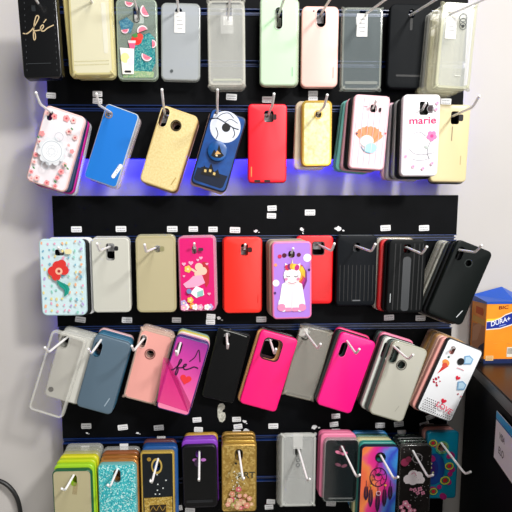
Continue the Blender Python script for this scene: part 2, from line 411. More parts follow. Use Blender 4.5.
stack(G, (456.5, 46, 37, 84, 3), .072, clear('dde1dc', .4), 'clear bumper case with coiled camera rings, front of the right end stack, top row', bumper=clear('dcdcc0', .6), bw=.005, corners=True, art=art,
      holes=[(450, 14, 7, 7, 1)], backs=[(CLRT, -2, 0, 'second clear case in the stack at the right end of the top row'), (clear('e8e2b8', .35), -7, -2, 'yellowish third clear case in the stack at the right end of the top row'), (CLRT, -11, -3, 'fourth clear case in the stack at the right end of the top row'), (clear('e8e2b8', .35), -14, -3, 'hindmost clear case in the stack at the right end of the top row')],
      hk=((451, 14), (489, -3)), hlabel='white wire hook holding the clear stack at the right end of the top row')
# ================================================================== ROW 2
G = 'phone cases in the second row'
def art(p):
    pk, rd, gr = P_('ee9a9c'), P_('c94a55'), P_('4f8a55')
    for x, y, r in ((44, 112, 3.2), (56, 117, 3.5), (68, 119, 4), (75, 121, 3.6), (70, 132, 3.6), (76, 138, 3.2), (43, 134, 3.4), (40, 142, 2.6), (36, 155, 3), (34, 162, 2.6), (36, 178, 3.6), (30, 180, 3), (46, 183, 3.4), (54, 187, 2.8), (61, 172, 3.6), (65, 165, 3), (57, 178, 3), (31, 172, 2.6), (73, 152, 2.8), (70, 146, 2)):
        p.flower(x, y, r*.8, pk if (x+y) % 2 else P_('f0c4c0'), rd if (x+y) % 3 else P_('e09a9c'), 5, x)
    for x, y in ((66, 166), (68, 169), (74, 130), (40, 138), (34, 168), (55, 182)): p.disc(x, y, 1.6, gr, .8, rot=30)
    g1, g2 = P_('dfe2e6'), P_('c2c8cf')
    for i in range(10):
        a = 2*PI*i/10; p.disc(53+11*math.cos(a), 152+11*math.sin(a), 3.6, g1, n=12)
    p.disc(53, 152, 11.5, P_('eceef0')); p.ring(53, 152, 10.5, .9, g2); p.disc(53, 152, 8, P_('f4f5f6')); p.ring(53, 152, 6, .5, g2)
    for i in range(8):
        a = 2*PI*i/8; p.disc(53+3.4*math.cos(a), 152+3.4*math.sin(a), 1.3, g1, n=8)
    p.ring(61, 138, 4.5, .6, g2); p.ring(46, 166, 4, .6, g2)
stack(G, (55.6, 149, 42, 79, 18), .062, plastic('ece6ea', .4), 'white case with pink flowers and a pale lace medallion, left end of the second row', bumper=plastic('f3c9c4', .4), art=art, r=.009,
      holes=[(51.5, 116, 5.5, 10, .9)], backs=[(plastic('1e3154', .4), 3, -1, 'navy blue case just behind the pink flowered medallion case', {'da': -3}), (plastic('c4128c', .4), 4, -3, 'magenta case peeping out behind the pink flowered medallion case', {'da': -3}), (clear('e2e2ea', .6), 6, -5, 'silvery clear case at the back of the flowered medallion stack', {'da': -4})],
      hk=((51, 112), (40, 104)), hlabel='white wire hook holding the pink flowered medallion case')
def art(p):
    p.to('badge').rect(116.3, 171, 4, 17, plastic('eef0f2', .3), 17, 2); p.to('camera_ring').ring(109.7, 115, 4, 1, plastic('c8a36c', .3, .5, 0, .6))
    p.to('badge')
    for i in range(5): p.disc(116.3+(2-i)*.75, 171-(2-i)*2.6+.01, .7, P_('a8b4c0'), n=6)
stack(G, (111.3, 146, 35, 77.5, 19.5), .042, plastic('0f74cf', .4), 'bright blue case with a white pill shaped badge', bumper=plastic('c9d2dc', .3), bw=.0016, art=art, r=.007,
      holes=[(109.7, 114.5, 5, 5, 1)], backs=[(clear('e3cfd6', .4), 3, -3, 'pale pinkish clear case behind the bright blue case'), (CLRB, 0, 0, 'clear case at the back behind the bright blue case')],
      hk=((110, 112), (99, 105)), hlabel='white wire hook holding the bright blue case')
GOLDT = noisy([(.35, 'dcc586'), (.65, 'e8d59c')], 320, .38)
stack(G, (168.8, 149, 39, 79.5, 18.5), .04, GOLDT, 'textured gold case with a pill camera hole and a ring, second row', bumper=plastic('d8bc7c', .35), r=.009,
      holes=[(164.5, 118, 8.5, 19, 1), (176.5, 126, 8.5, 8.5, 1)], frame=plastic('f0dba4', .3), art=lambda p: (p.to('sensor_ring').ring(176.5, 126, 5.6, 1.3, plastic('3a2f1c', .3)), logo(p, 173, 181, 1, 9, P_('b99a58'), 18))[0],
      backs=[(plastic('6d4a2a', .4), 2, -1, 'brown case behind the textured gold case'), (plastic('caa2a0', .4), 2, -2, 'dusty pink case at the back behind the textured gold case')],
      hk=((164.5, 113), (163, 101)), hlabel='white wire hook holding the textured gold case')
def art(p):
    nv = P_('0c1526'); moon = P_('d9deea')
    p.to('hill_picture').poly([(197, 167), (227.5, 176), (222.8, 187), (220, 188.3), (194.5, 179.8), (193, 177.5)], P_('0a1830'))
    p.to('moon_picture').disc(225.5, 127.5, 15.5, moon, n=30)
    p.stroke([(210, 120), (217, 119), (225, 123), (233, 128), (239, 130)], 1.1, nv); p.stroke([(217, 119), (222, 115), (229, 114), (234, 119)], .7, nv); p.stroke([(225, 123), (231, 120), (238, 124)], .6, nv)
    p.stroke([(216, 128), (218, 134), (216, 139)], .8, nv); p.stroke([(233, 128), (235, 134), (233, 138)], .8, nv)
    p.disc(226.3, 128, 4.3, INK)
    p.to('hill_picture').disc(209, 174, 11, P_('0b1a2e'), 5, a0=180, a1=360, rot=197); p.poly([(200, 174), (204, 165), (207, 171), (211, 163), (214, 172), (218, 169), (220, 178)], P_('13100f'))
    for x, y in ((205, 171), (210, 171), (214, 174)): p.poly([(x-1, y-2), (x+1.4, y-1.4), (x+.8, y+1.2), (x-1.4, y+.6)], P_('d8bb74'))
cs = stack(G, (218.6, 150.5, 37.5, 78, 17), .034, noisy([(.25, '08285a'), (.5, '0f4c98'), (.75, '0a3674')], 30, .3), 'dark blue case with a white moon, bare branches and a round grip', bumper=plastic('0d1a33', .35), art=art, r=.009,
      holes=[(217, 117, 6.5, 11, .9)], backs=[(plastic('d8b6ae', .4), -2, -2, 'pale pink case behind the dark blue moon case')],
      hk=((217.5, 113), (217.3, 101)), hlabel='white wire hook holding the dark blue moon case')
bm = bmesh.new(); gx, gz = cs.local(217.5, 151.5); gr = 9.8*cs.k
for i, (ra, y) in enumerate(((.7, 0), (.7, -.004), (1, -.005), (1, -.0062), (.9, -.007))):
    L2 = loop(bm, [(gx+gr*ra*math.cos(a*PI/14), gz+gr*ra*math.sin(a*PI/14)) for a in range(28)], cs.y0+y)
    if i: bridge(bm, L1, L2)
    L1 = L2
bm.faces.new(L1); g = finish(bm, 'pop_grip', noisy([(.3, '0e3a70'), (.7, '1660ad')], 60, .3), cs.root); g['label'] = 'round blue grip with a small dark hill scene'
cs.y0 -= .0071; p = Print(cs); p.poly([(211, 156), (214, 150), (216.5, 153), (219, 145), (221.5, 153), (224, 156), (220, 158.5), (214, 158)], P_('131312')); p.poly([(214.5, 155), (217, 151), (221, 154.5)], P_('d6a765')); p.rect(216.5, 156, 2, 1.6, P_('e8d6b0'))
o = p.done(); o.parent = g
def art(p):
    p.to('edge_notch').rect(257.3, 180.8, 6, 2.4, INK, 0, .5); p.to('speaker_notch').rect(267.5, 180.8, 6, 2.4, INK, 0, .5); logo(p, 251.2, 171.5, 1, 10, P_('d59a55'))
    p.to('flash_window').rect(274.5, 117.6, 4, 5.5, P_('2a0a0e'), 0, .8)
stack(G, (267.5, 143.5, 39.5, 77.5, 0), .022, plastic('f80a28', .4), 'plain bright red case with two black notches in its bottom edge', holes=[(268.8, 117, 9.5, 11.5, .5)], art=art, r=.007,
      hk=((268.5, 114.5), (272.5, 105)), hlabel='white wire hook holding the bright red case with notches')
stack(G, (317, 133.5, 31, 65, -.5), .05, noisy([(.35, 'd6c98a'), (.65, 'f0e8bc')], 150, .3), 'small clear case with a shiny gold rim', bumper=plastic('c9a545', .2, .5, 0, .55), bw=.0042, r=.009,
      holes=[(318, 115, 6, 6, .8)], art=lambda p: p.ring(318, 115, 4.4, 1, GOLDM), backs=[(clear('e9d3b4', .7), -9, -2, 'pale cream clear case poking out left of the gold rimmed case', {'s': 1.05, 'da': 2}), (clear('e5e0d4', .6), -6, 0, 'hindmost clear case behind the gold rimmed case', {'s': 1.04})],
      hk=((318.5, 113), (324.5, 106)), hlabel='white wire hook holding the small gold rimmed case')
def art(p):
    sh, bl = P_('ef8a5c'), P_('a9d4e2')
    for i in range(9):
        a = math.radians(200+i*17.5); b = math.radians(200+(i+1)*17.5)
        p.poly([(368.5, 147), (368.5+14*math.cos(a), 138+11*math.sin(a)), (368.5+15*math.cos((a+b)/2), 138+12*math.sin((a+b)/2)), (368.5+14*math.cos(b), 138+11*math.sin(b))], sh if i % 2 else P_('f0976b'))
    p.disc(367, 141, 7, P_('d5dfdc'), 6); p.disc(371, 148, 6.5, bl, 5, rot=-15); p.stroke([(361, 146), (365, 151), (371, 153)], .8, P_('6fa6b8'))
    p.disc(356.5, 133.5, 1, P_('58485c')); p.heart(385.5, 133.5, 1.3, P_('d84a50')); p.rect(365, 107, 4, .7, P_('caa6b4')); p.rect(379.5, 110.5, 2.6, 4, INK, 0, 1)
    for i in range(6): p.stroke([(352+6*i, 164), (358+6*i, 98)], .35, P_('f7dbe0'))
stack(G, (369.5, 132.5, 36.5, 73, 3.5), .064, plastic('f6cfd6', .35), 'pale pink case with a coral fan shell picture, right of the gold rimmed case', bumper=plastic('f3bfc8', .35), art=art, r=.0075,
      holes=[(373, 109, 6.5, 7.5, .6)], backs=[(BLACKM, -5, 0, 'black case right behind the coral shell picture case'), (plastic('e5a9b8', .4), -8, -1, 'rose pink case sandwiched behind the coral shell picture case', {'da': 1}), (plastic('69b3ad', .4), -13, -2, 'teal case poking out left of the coral shell picture case', {'da': 3}), (plastic('7fc0b8', .4), -14, -1, 'hindmost teal case behind the coral shell picture case', {'da': 3})],
      hk=((373, 108), None, 1), hlabel='white wire hook holding the coral shell picture case')
def art(p):
    p.text('marie', 422, 121, 7, P_('e2206a'), -2, 0, 1.22); pk = P_('f07fb0')
    p.rect(429.5, 109.5, 5, 8, P_('3a2a30'), 0, 1); p.ring(429.5, 109.5, 3.6, .5, GREYI)
    p.flower(432, 136, 5, pk, P_('d8408a'), 5, .3); p.stroke([(431, 141), (428, 150), (430, 158)], .7, P_('8d8d95')); p.disc(427, 147, 2.5, P_('b9c2bd'), 1.2, rot=30)
    gl = P_('b2b2ba')
    p.stroke([(408, 140), (413, 134), (420, 132), (426, 136)], .6, gl); p.stroke([(409, 148), (415, 153), (424, 154), (436, 152)], .6, gl); p.stroke([(412, 158), (420, 160), (432, 158)], .6, gl)
    for x, y in ((406, 156), (414, 166), (436, 104), (435, 110), (424, 168), (433, 163)): p.flower(x, y, 1.8, P_('f4b3cc'), pk, 5, x)
stack(G, (420.7, 135.5, 38, 80, 0), .072, plastic('f7f3f6', .3), 'white case with pink lettering and a pink flower, second row', bumper=plastic('f4eef2', .3), art=art, r=.0075,
      holes=[(423, 109, 9, 13, .4)], backs=[(BLACKM, -4, -3, 'black case right behind the white case with pink lettering'), (clear('d5d8d6', .7), -6, -3, 'clear case third from front in the pink lettering stack', {'da': 1}), (plastic('23262a', .4), -6, -2, 'charcoal case fourth from front in the pink lettering stack', {'da': 1}), (clear('d9d4d8', .7), -10, -4, 'pale clear case fifth from front in the pink lettering stack', {'da': 2}), (plastic('d9a5b6', .4), -13, -2, 'pink case at the back left of the pink lettering stack', {'da': 3})],
      hk=((423, 109), (424, 107), 1), hlabel='white wire hook holding the white case with pink lettering')
def art(p):
    p.to('thin_slit').rect(451.5, 134, 1, 14, P_('8f8064')); logo(p, 461.5, 160, 1, 9, P_('b9a67c')); p.to('flash_window').rect(460, 118.5, 4.5, 6.5, INK, 0, 1.5)
stack(G, (450.5, 143.5, 37, 76, 1), .034, plastic('dccb9a', .35), 'smooth champagne gold case with a thin slit, right end of the second row', art=art, r=.007,
      holes=[(454, 118.5, 8.5, 12.5, .5)], backs=[(plastic('1a1714', .4), 3, -2, 'black case behind the champagne gold case')],
      hk=((453, 116), (473, 107)), hlabel='white wire hook holding the champagne gold case')
# ================================================================== ROW 3
G = 'phone cases in the third row'
def art(p):
    rnd = random.Random(3); cols = ['e7a7c0', '7fb3c9', 'e6d68e', 'b7a3d6', '8fd0c0', 'f0b48c']
    for i in range(7):
        for j in range(11):
            x, y = 44+i*6.4+rnd.uniform(-1.5, 1.5), 243+j*6.9+rnd.uniform(-1.6, 1.6)
            p.rect(x, y, rnd.uniform(1.4, 2.4), rnd.uniform(2, 3.6), P_(cols[rnd.randrange(6)]), rnd.uniform(-40, 40), .8)
    for x, y, r in ((59, 266, 5.2), (54, 271, 5), (65, 270, 4.8), (57, 276, 4.5), (63, 264, 4.5)): p.disc(x, y, r, P_('d8322e'))
    p.disc(60, 271, 3.6, P_('f0b79a')); p.disc(60, 271, 1.5, P_('a3252a'))
    p.poly([(57, 279), (62, 282), (68, 285), (70, 289), (68, 294), (64, 296.5), (65, 290), (60, 286)], P_('179a86')); p.stroke([(58, 280), (64, 285), (67, 290), (65, 295)], .6, P_('0f7a6c'))
    p.rect(70, 251.5, 7, 5, P_('e6dcae'), 0, 2)
stack(G, (62.8, 277.5, 45, 77.5, 0), .05, plastic('cfe6ea', .35), 'pale blue confetti patterned case with a red flower and teal leaf', bumper=plastic('c3dfe4', .35), art=art,
      holes=[(60.5, 252.5, 9, 6, .6)], backs=[(BLACKM, 5, -1, 'black case behind the pale blue confetti case'), (plastic('e9eaea', .4), 10, 1, 'white case poking out right of the pale blue confetti case', {'s': 1.02}), (clear('e2e2e2', .6), 10, 0, 'clear case at the back of the pale blue confetti stack')],
      hk=((61, 252), None, 1), hlabel='white wire hook holding the pale blue confetti case')
stack(G, (111, 275.5, 38, 75, 0), .036, plastic('c9c8bd', .3), 'plain greige case with a black camera cutout, third row', bumper=plastic('d2d1c6', .3), r=.008,
      holes=[(111, 252, 8.5, 17, .5)], art=lambda p: p.to('flash_window').rect(117, 248.5, 4, 4.5, INK, 0, 1.5), backs=[(clear('dcdcd8', .55), 0, 3, 'clear case behind the plain greige case'), (clear('dcdcd8', .55), -2, 3, 'hindmost clear case behind the plain greige case')],
      hk=((109, 247), (99.5, 251)), hlabel='white wire hook holding the plain greige case')
stack(G, (156, 274.5, 40, 77, 0), .036, clear('d2c7a0', .9, rough=.3), 'translucent beige case between the greige case and the pink picture case', bumper=clear('d2c89c', .85), bw=.004,
      holes=[(158, 249, 6.5, 7, .8)], art=lambda p: p.to('flash_window').rect(162.5, 249, 4.5, 5, P_('8f8a63'), 0, 1.5), backs=[(clear('d5d0ae', .6), 0, 3, 'clear beige case behind the translucent beige case')],
      hk=((155, 248), (146, 252)), hlabel='white wire hook holding the translucent beige case')
def art(p):
    lp, ye, pu, wh, te, rd = P_('f7a8c8'), P_('f0c65a'), P_('b9a3d8'), P_('f3eef2'), P_('8fc9bd'), P_('c02a35')
    p.poly([(202, 262), (207, 262), (209.5, 270), (209, 283), (206, 288), (203, 280), (204, 270)], rd)
    for x, y, r in ((199, 267, 4), (203, 271, 4), (198, 274, 3.6)): p.disc(x, y, r, P_('f2c8b0'))
    p.stroke([(186, 270), (191, 269), (196, 272)], 2.2, P_('f2c8b0')); p.flower(188, 269, 3.4, ye, P_('f6e4b0'))
    p.poly([(193, 276), (202, 275), (205, 283), (197, 287), (186, 288), (183, 284), (189, 280)], lp); p.poly([(196, 286), (203, 289), (204, 295), (196, 298), (190, 293)], wh); p.poly([(197, 292), (203, 290), (203, 296), (197, 297)], te)
    for x, y, r in ((184, 264, 2.2), (191, 263, 2.6), (198, 260, 1.6), (207, 264, 1.6), (209, 294, 1.8), (184, 276, 1.4), (201, 258, 2)): p.heart(x, y, r, lp)
    for x, y, c in ((181.5, 303, pu), (186, 307, wh), (190, 300, ye), (192, 306, P_('e8943c')), (183, 308, lp), (195, 307, wh), (200, 308, lp), (210, 307, pu), (207, 309, wh)): p.flower(x, y, 3, c, P_('f6e7c0'))
    p.disc(189, 291, 2.6, P_('6f86b8')); p.rect(201, 249.5, 5, 3, P_('40303a'), 0, 1)
stack(G, (197.2, 274, 37, 75, -1), .042, plastic('e01f74', .2), 'hot pink case with flowers, hearts and a gold blossom picture', bumper=clear('ef8fb4', .7), bw=.003, art=art, r=.0075,
      holes=[(194.5, 250, 4.5, 8, .9)], backs=[(clear('e7a3bd', .6), 2, 2, 'clear pink case behind the hot pink flower picture case'), (clear('e7c3cd', .5), 3, 2, 'hindmost clear case behind the hot pink flower picture case')],
      hk=((194.5, 248), None, 1), hlabel='white wire hook holding the hot pink flower picture case')
stack(G, (243, 275.5, 38.5, 76, 0), .026, plastic('fb2a1c', .35), 'orange red case in the third row, left of the purple unicorn case', r=.0085,
      holes=[(244.5, 250, 7, 11.5, .5)], art=lambda p: (p.to('flash_window').rect(249.8, 250, 4.5, 5, P_('3a0a08'), 0, 1.5), logo(p, 258, 299, .8, 9, P_('c8221a')))[0], backs=[(plastic('cf2a22', .4), -2, 1, 'darker red case behind the orange red case')],
      hk=((244.5, 249), None, 1), hlabel='white wire hook holding the orange red case')
def art(p):
    wh, pk, ol = P_('faf7f7'), P_('f490b8'), P_('d9c7d8')
    for x, y, r, c in ((307, 258, 4, wh), (276, 283, 3.4, wh), (275.5, 265, 1.6, P_('f2a070')), (309, 270, 1.3, P_('4a2a6a')), (275, 293, 1.3, P_('4a2a6a')), (279.5, 256.5, 2, P_('d22a58')), (284, 255.5, 2.2, P_('5a1530')), (298.5, 255, 2, P_('5a1530'))): p.disc(x, y, r, c)
    # mane
    for i, c in enumerate(('7a1f6e', 'b02a86', 'e0524a', 'f0b93a')):
        p.poly([(297-i*.3, 265-i*.3), (302-i*.5, 265), (306.5-i*1.4, 272), (307-i*1.6, 281-i), (304-i*1.5, 289-i*2.5), (300-i, 290-i*4), (301-i*.8, 280-i)], P_(c))
    p.poly([(302, 266), (305, 271), (305, 278), (302, 275), (300, 269)], P_('f4c93c'))
    p.poly([(282, 284), (287, 281), (297, 281), (302, 284), (305, 301), (306, 309), (279, 309), (280, 298)], wh)
    for s, x in ((-1, 283), (1, 301)): p.disc(x, 305, 4.4, wh, 7, rot=s*12); p.disc(x-s*-1.2, 307.5, 4.2, pk, 3.8)
    p.rect(288.3, 298, 6.4, 22, wh, 0, 2.5); p.rect(295.7, 298, 6.4, 22, wh, 0, 2.5); p.rect(288.6, 309.5, 6.2, 4, pk, 0, 1); p.rect(295.6, 309.5, 6.2, 4, pk, 0, 1)
    p.stroke([(292.1, 291), (292.1, 311)], .5, ol)
    p.poly([(284.5, 269), (285, 263), (289, 266)], wh); p.poly([(299, 269), (300, 263), (295.5, 266)], wh)
    p.disc(292, 275, 8.6, wh, 8); p.disc(292, 280, 7.2, P_('fdf1f3'), 5)
    p.poly([(290.6, 267), (293.4, 267), (292, 259)], P_('e8d8b0'))
    for i, c in enumerate(('d22a50', '7a1f6e', 'f0a93a', 'f4d23c', 'c22a80')): p.disc(287+i*2.4, 267.6-1.2*math.sin(i*PI/4), 2.3, P_(c), 3, rot=-20+i*10)
    for s in (-1, 1):
        p.stroke([(292+s*6, 275.5), (292+s*4, 276.8), (292+s*2, 275.8)], .6, P_('3a2a40')); p.disc(292+s*6, 279, 1.5, pk)
    p.stroke([(288, 282), (292, 283.4), (296, 282)], .5, P_('c9788a'))
stack(G, (292, 280.5, 39.5, 77.5, -1), .056, plastic('b07adf', .35), 'purple case with a sitting white unicorn', bumper=plastic('f07fb4', .35), bw=.003, art=art, r=.008,
      holes=[(291.3, 254.5, 6.5, 7, .8)], backs=[(plastic('b79a86', .4), -4, 2, 'tan case right behind the purple unicorn case'), (plastic('8a7a6c', .4), -6, 3, 'brown case third from front in the unicorn stack'), (plastic('c3b7a8', .4), -6, 4, 'beige case fourth from front in the unicorn stack'), (plastic('6e665c', .4), -5, 4, 'dark taupe case at the back of the unicorn stack')],
      hk=((291.5, 253), None, 1), hlabel='white wire hook holding the purple unicorn case')
stack(G, (314.5, 270, 37, 68.5, 0), .022, plastic('e40a14', .35), 'deep red case half hidden right of the purple unicorn case', r=.008,
      holes=[(318, 248.5, 11, 12, .4)], frame=plastic('260406', .4), backs=[], hk=((319, 245), (331.5, 251)), hlabel='white wire hook holding the deep red case')
def art(p):
    for i in range(9): p.rect(340+i*4.1, 283, .8, 36, plastic('060709', .5), 0, .2)
    p.to('maker_mark').rect(357, 300.5, 8, 1.2, P_('6a6d70'), 0, .3)
stack(G, (356.5, 271, 40, 70, 0), .03, plastic('0c1015', .45, .12), 'black case with fine upright grooves and a wide shape, right of the deep red case', art=art, r=.008,
      holes=[(356, 247.5, 7, 9, .7)], backs=[(plastic('20262c', .4), 2, 2, 'dark grey case behind the finely grooved black case')],
      hk=((356, 246), (371.5, 251.5)), hlabel='white wire hook holding the finely grooved black case')
def art(p):
    for x, w in ((394, 1), (399, 1), (413, 1), (418, 1), (421.5, 1)): p.rect(x, 277, w, 66, plastic('050607', .5), 0, .3)
    p.rect(406, 284, 8, 54, plastic('2a2d30', .3), 0, 3); p.to('maker_mark').rect(390.8, 298, .8, 9, P_('b5b8ba'))
stack(G, (406.3, 276.5, 37.5, 73, 1), .055, plastic('0c0e0f', .45, .12), 'black ribbed case with a raised middle stripe, in front of a red case', art=art, r=.008,
      holes=[(406.5, 249, 7, 9, .7)], backs=[(BLACKM, -3, 0, 'plain black case behind the ribbed black case'), (plastic('c8151c', .4), -9, 0, 'red case showing left of the ribbed black case'), (clear('dcd8cc', .65), -12, 2, 'clear case showing left of the ribbed black case', {'s': 1.02}), (clear('c9b48f', .65), -6, 4, 'tan clear case at the back of the ribbed black stack')],
      hk=((407, 247.5), (422, 254)), hlabel='white wire hook holding the ribbed black case')
stack(G, (460, 283, 38.5, 78.5, 21), .07, plastic('0e1312', .4, .15), 'glossy black case leaning right, at the right end of the third row', r=.009,
      holes=[(458.5, 254, 6.5, 14, 1), (467.5, 263.5, 6, 6, 1)], art=lambda p: (p.to('maker_mark').rect(461, 314, .9, 9, P_('c5c8ca'), 21), p.to('sensor_ring').ring(467.5, 263.5, 4, .7, P_('2c3230')))[0],
      backs=[(BLACKM, -4, -1, 'second black case in the leaning stack at the right end'), (plastic('3d4142', .4), -6, -2, 'dark grey case third from front in the leaning stack'), (noisy([(.35, '8b8a80'), (.65, 'b3b1a6')], 300), -9, -2, 'speckled grey case in the leaning stack at the right end'), (clear('e5e4da', .75), -9, -1, 'whitish clear case in the leaning stack at the right end'), (clear('dcdccf', .6), -9, 0, 'hindmost clear case in the leaning stack at the right end')],
      hk=((459.5, 250), (475.5, 252.5)), hlabel='white wire hook holding the leaning black case at the right end')
# ================================================================== ROW 4
G = 'phone cases in the fourth row'
stack(G, (57, 375, 36, 86, 19), .058, clear('b9b4ac', .3), 'large empty clear bumper case hanging over the white wall, left end of the fourth row', bumper=clear('e9e8e0', .55), bw=.005,
      holes=[(67, 341, 10, 15, .9)])
stack(G, (70, 368, 36.5, 70, 17), .044, plastic('cdccc4', .3), 'silvery white case with a small dark dot, left end of the fourth row', bumper=clear('e2e2dc', .7), bw=.0025,
      holes=[(65.7, 341, 7.5, 13.5, 1)], frame=plastic('b9b9b2', .3), art=lambda p: p.to('dark_dot').disc(50.3, 389.5, 2.7, P_('3a3c3c')),
      backs=[(CLRW, 3, 2, 'clear case behind the silvery white case'), (CLRW, 2, 4, 'hindmost clear case behind the silvery white case')], hk=((67, 337.5), (48.5, 352.5)), hlabel='white wire hook holding the silvery white case')
stack(G, (103.3, 375, 36.5, 76.5, 17), .056, plastic('566b7b', .4), 'slate blue case in the fourth row', r=.009,
      holes=[(98.5, 349, 8, 16, 1)], art=lambda p: (logo(p, 106, 403, .9, 10, P_('9fb0bd'), 17), p.to('lens').disc(99.5, 352, 1.5, P_('0a0c10')))[0], frame=plastic('64798a', .4),
      backs=[(plastic('3f7390', .4), 1, 1, 'blue case right behind the slate blue case'), (plastic('2a5f80', .4), 1, 2, 'teal blue case third from front in the slate stack'), (plastic('3a6c88', .4), 1, 2, 'dull blue case fourth from front in the slate stack'), (plastic('d8b0b4', .4), 0, 4, 'pinkish case at the back of the slate blue stack')],
      hk=((101, 340), (91, 354)), hlabel='white wire hook holding the slate blue case')
stack(G, (148.3, 367, 34, 73, 16), .046, plastic('eda69c', .35), 'salmon pink case with a round sensor hole and clear rim', bumper=clear('f0d2c0', .6), bw=.0035, corners=True,
      holes=[(143.5, 341, 6.5, 13, 1), (150.3, 354, 8, 8, 1)], frame=plastic('f5c6bb', .3), art=lambda p: p.ring(150.3, 354, 5.4, 1, P_('7a4a44')),
      backs=[(clear('edc9b8', .6), 1, 2, 'clear pinkish case behind the salmon pink case'), (clear('e8cfc4', .5), 1, 4, 'hindmost clear case behind the salmon pink case')], hk=((143.5, 339), (133.5, 351)), hlabel='white wire hook holding the salmon pink case')
def art(p):
    p.poly([(164, 357), (178, 380), (188, 413), (157, 402)], clear('f02a90', .8)); p.poly([(164, 357), (169, 358), (191, 406), (187, 413)], clear('c01a70', .7))
    ink = P_('3a1038')
    p.stroke([(171, 369.5), (174, 369), (179.5, 364), (182, 360), (180.5, 359.5), (178, 366), (175.5, 373.5), (176.5, 374.5), (178.3, 370), (178, 367.5)], 1.3, ink)
    p.stroke([(178, 367.5), (182, 367.5), (185.5, 366), (186.5, 364.2), (184.5, 364.5), (183.4, 367.5), (185.5, 369.5), (190, 368.5), (194, 367), (198, 368.5)], 1.3, ink); p.stroke([(189.5, 361.5), (195, 357), (199, 350), (200, 362)], 1, ink)
    p.heart(185.5, 379.5, 6, P_('e8323a'), 0)
def magenta():
    mt, nt, b = base('magenta_fade'); s = nt.nodes.new('ShaderNodeSeparateXYZ'); nt.links.new(objco(nt, (2, 1, 7)), s.inputs[0])
    q = nt.nodes.new('ShaderNodeMath'); nt.links.new(s.outputs[0], q.inputs[0]); nt.links.new(s.outputs[2], q.inputs[1])
    rp_ = ramp(nt, q.outputs[0], [(0, 'f58ab0'), (.4, 'e85aa4'), (.7, 'cc3fa2'), (1, '93318f')]); nt.links.new(rp_.outputs[0], b.inputs['Base Color']); b.inputs['Roughness'].default_value = .25; return mt
MAG = magenta()
stack(G, (182.7, 376, 34, 77, 16.5), .07, MAG, 'glossy magenta case with dark script lettering and a red heart', bumper=plastic('3a2a6e', .25), bw=.0022, art=art, r=.007,
      holes=[(179.5, 348, 5, 13, 1)], backs=[(clear('4d3f8e', .8), 1, 0, 'violet case right behind the magenta lettering case'), (plastic('e7a3bb', .3), 2, 0, 'pink case third from front in the magenta lettering stack'), (plastic('e9e4d8', .3), 2, 1, 'white case fourth from front in the magenta lettering stack'), (plastic('d5c64a', .3), 2, 2, 'yellow case fifth from front in the magenta lettering stack'), (plastic('8ba79a', .3), 2, 3, 'sage green case at the back of the magenta lettering stack')],
      hk=((180.5, 343), (176.8, 356)), hlabel='white wire hook holding the magenta lettering case')
stack(G, (226, 366, 33, 72, 14), .022, plastic('08090a', .5, .15), 'plain black case camouflaged against the black board, fourth row', r=.006, bumper=plastic('14171a', .3), bw=.0018,
      holes=[(226.5, 339, 6, 13, 1)], art=lambda p: p.to('worn_edge').stroke([(224, 330.2), (235, 333), (246.5, 337)], .5, P_('a7a9a5')), hk=((226.7, 334), (227.5, 349)), hlabel='white wire hook holding the plain black camouflaged case')  # thin pale line drawn along the top rim
stack(G, (268.7, 371.5, 38, 77, 16.5), .036, HOTPINK, 'hot pink case with a square camera window, fourth row', r=.0075,
      holes=[(271.3, 349.5, 17.5, 20.5, .5)], frame=(plastic('30121f', .3), .0018), backs=[(plastic('d8a36a', .35), -4, 0, 'orange tan case behind the hot pink square window case'), (plastic('30141f', .35), -1, 3, 'dark case at the back of the hot pink square window stack')],
      hk=((270, 340), (274.5, 354)), hlabel='white wire hook holding the hot pink square window case')
stack(G, (307.5, 364, 33, 72, 14.5), .03, clear('d8d4c8', .34), 'grey clear case between the two hot pink cases', bumper=clear('b5b0a0', .55), bw=.003, corners=True,
      holes=[(305, 336, 7, 9, .8)], art=lambda p: p.to('clear_tag').rect(304, 333, 9, 9, clear('e8e8e0', .6), 15), backs=[(clear('b5b0a4', .2), 4, 3, 'second grey clear case between the two hot pink cases')],
      hk=((306.5, 334), (318, 349)), hlabel='white wire hook holding the grey clear case')
stack(G, (346.3, 373.5, 36.5, 76.5, 18), .052, plastic('ff1287', .35), 'hot pink case with a pill camera hole, in front of dark cases', r=.0085,
      holes=[(342.5, 349.5, 6.5, 15, 1)], frame=plastic('ff4aa0', .35), backs=[(plastic('3c4a48', .35), -2, 1, 'dark green case right behind the hot pink pill hole case'), (plastic('18191b', .35), -3, 2, 'black case third from front in the hot pink pill hole stack'), (plastic('e0306f', .35), 0, 4, 'raspberry pink case at the back of the hot pink pill hole stack')],
      hk=((347, 341), (356, 354)), hlabel='white wire hook holding the hot pink pill hole case')
stack(G, (398.5, 382, 36, 77, 17.5), .074, plastic('bfbdb0', .3), 'greige case with a pill camera hole and a round sensor hole, fourth row', bumper=clear('dcdcc8', .75), bw=.0028,
      holes=[(393.3, 354.5, 7.5, 17, 1), (400.8, 365, 8, 8, 1)], frame=plastic('8f8d82', .3), art=lambda p: (p.to('sensor_ring').ring(400.8, 365, 5.3, 1, P_('5a5850')), logo(p, 398, 409, .6, 7, P_('a3a196'), 18))[0],
      backs=[(plastic('3b4a45', .35), -4, 1, 'dark green case right behind the greige case'), (plastic('d8dcd4', .35), -9, 3, 'white edged case third from front in the greige stack'), (plastic('222b29', .35), -11, 5, 'black green case fourth from front in the greige stack'), (plastic('e5809e', .35), -9, 8, 'pink case fifth from front in the greige stack'), (plastic('26302e', .35), -13, 9, 'dark case at the back of the greige stack')],
      hk=((394, 346.5), (408.5, 359.5)), hlabel='white wire hook holding the greige case')
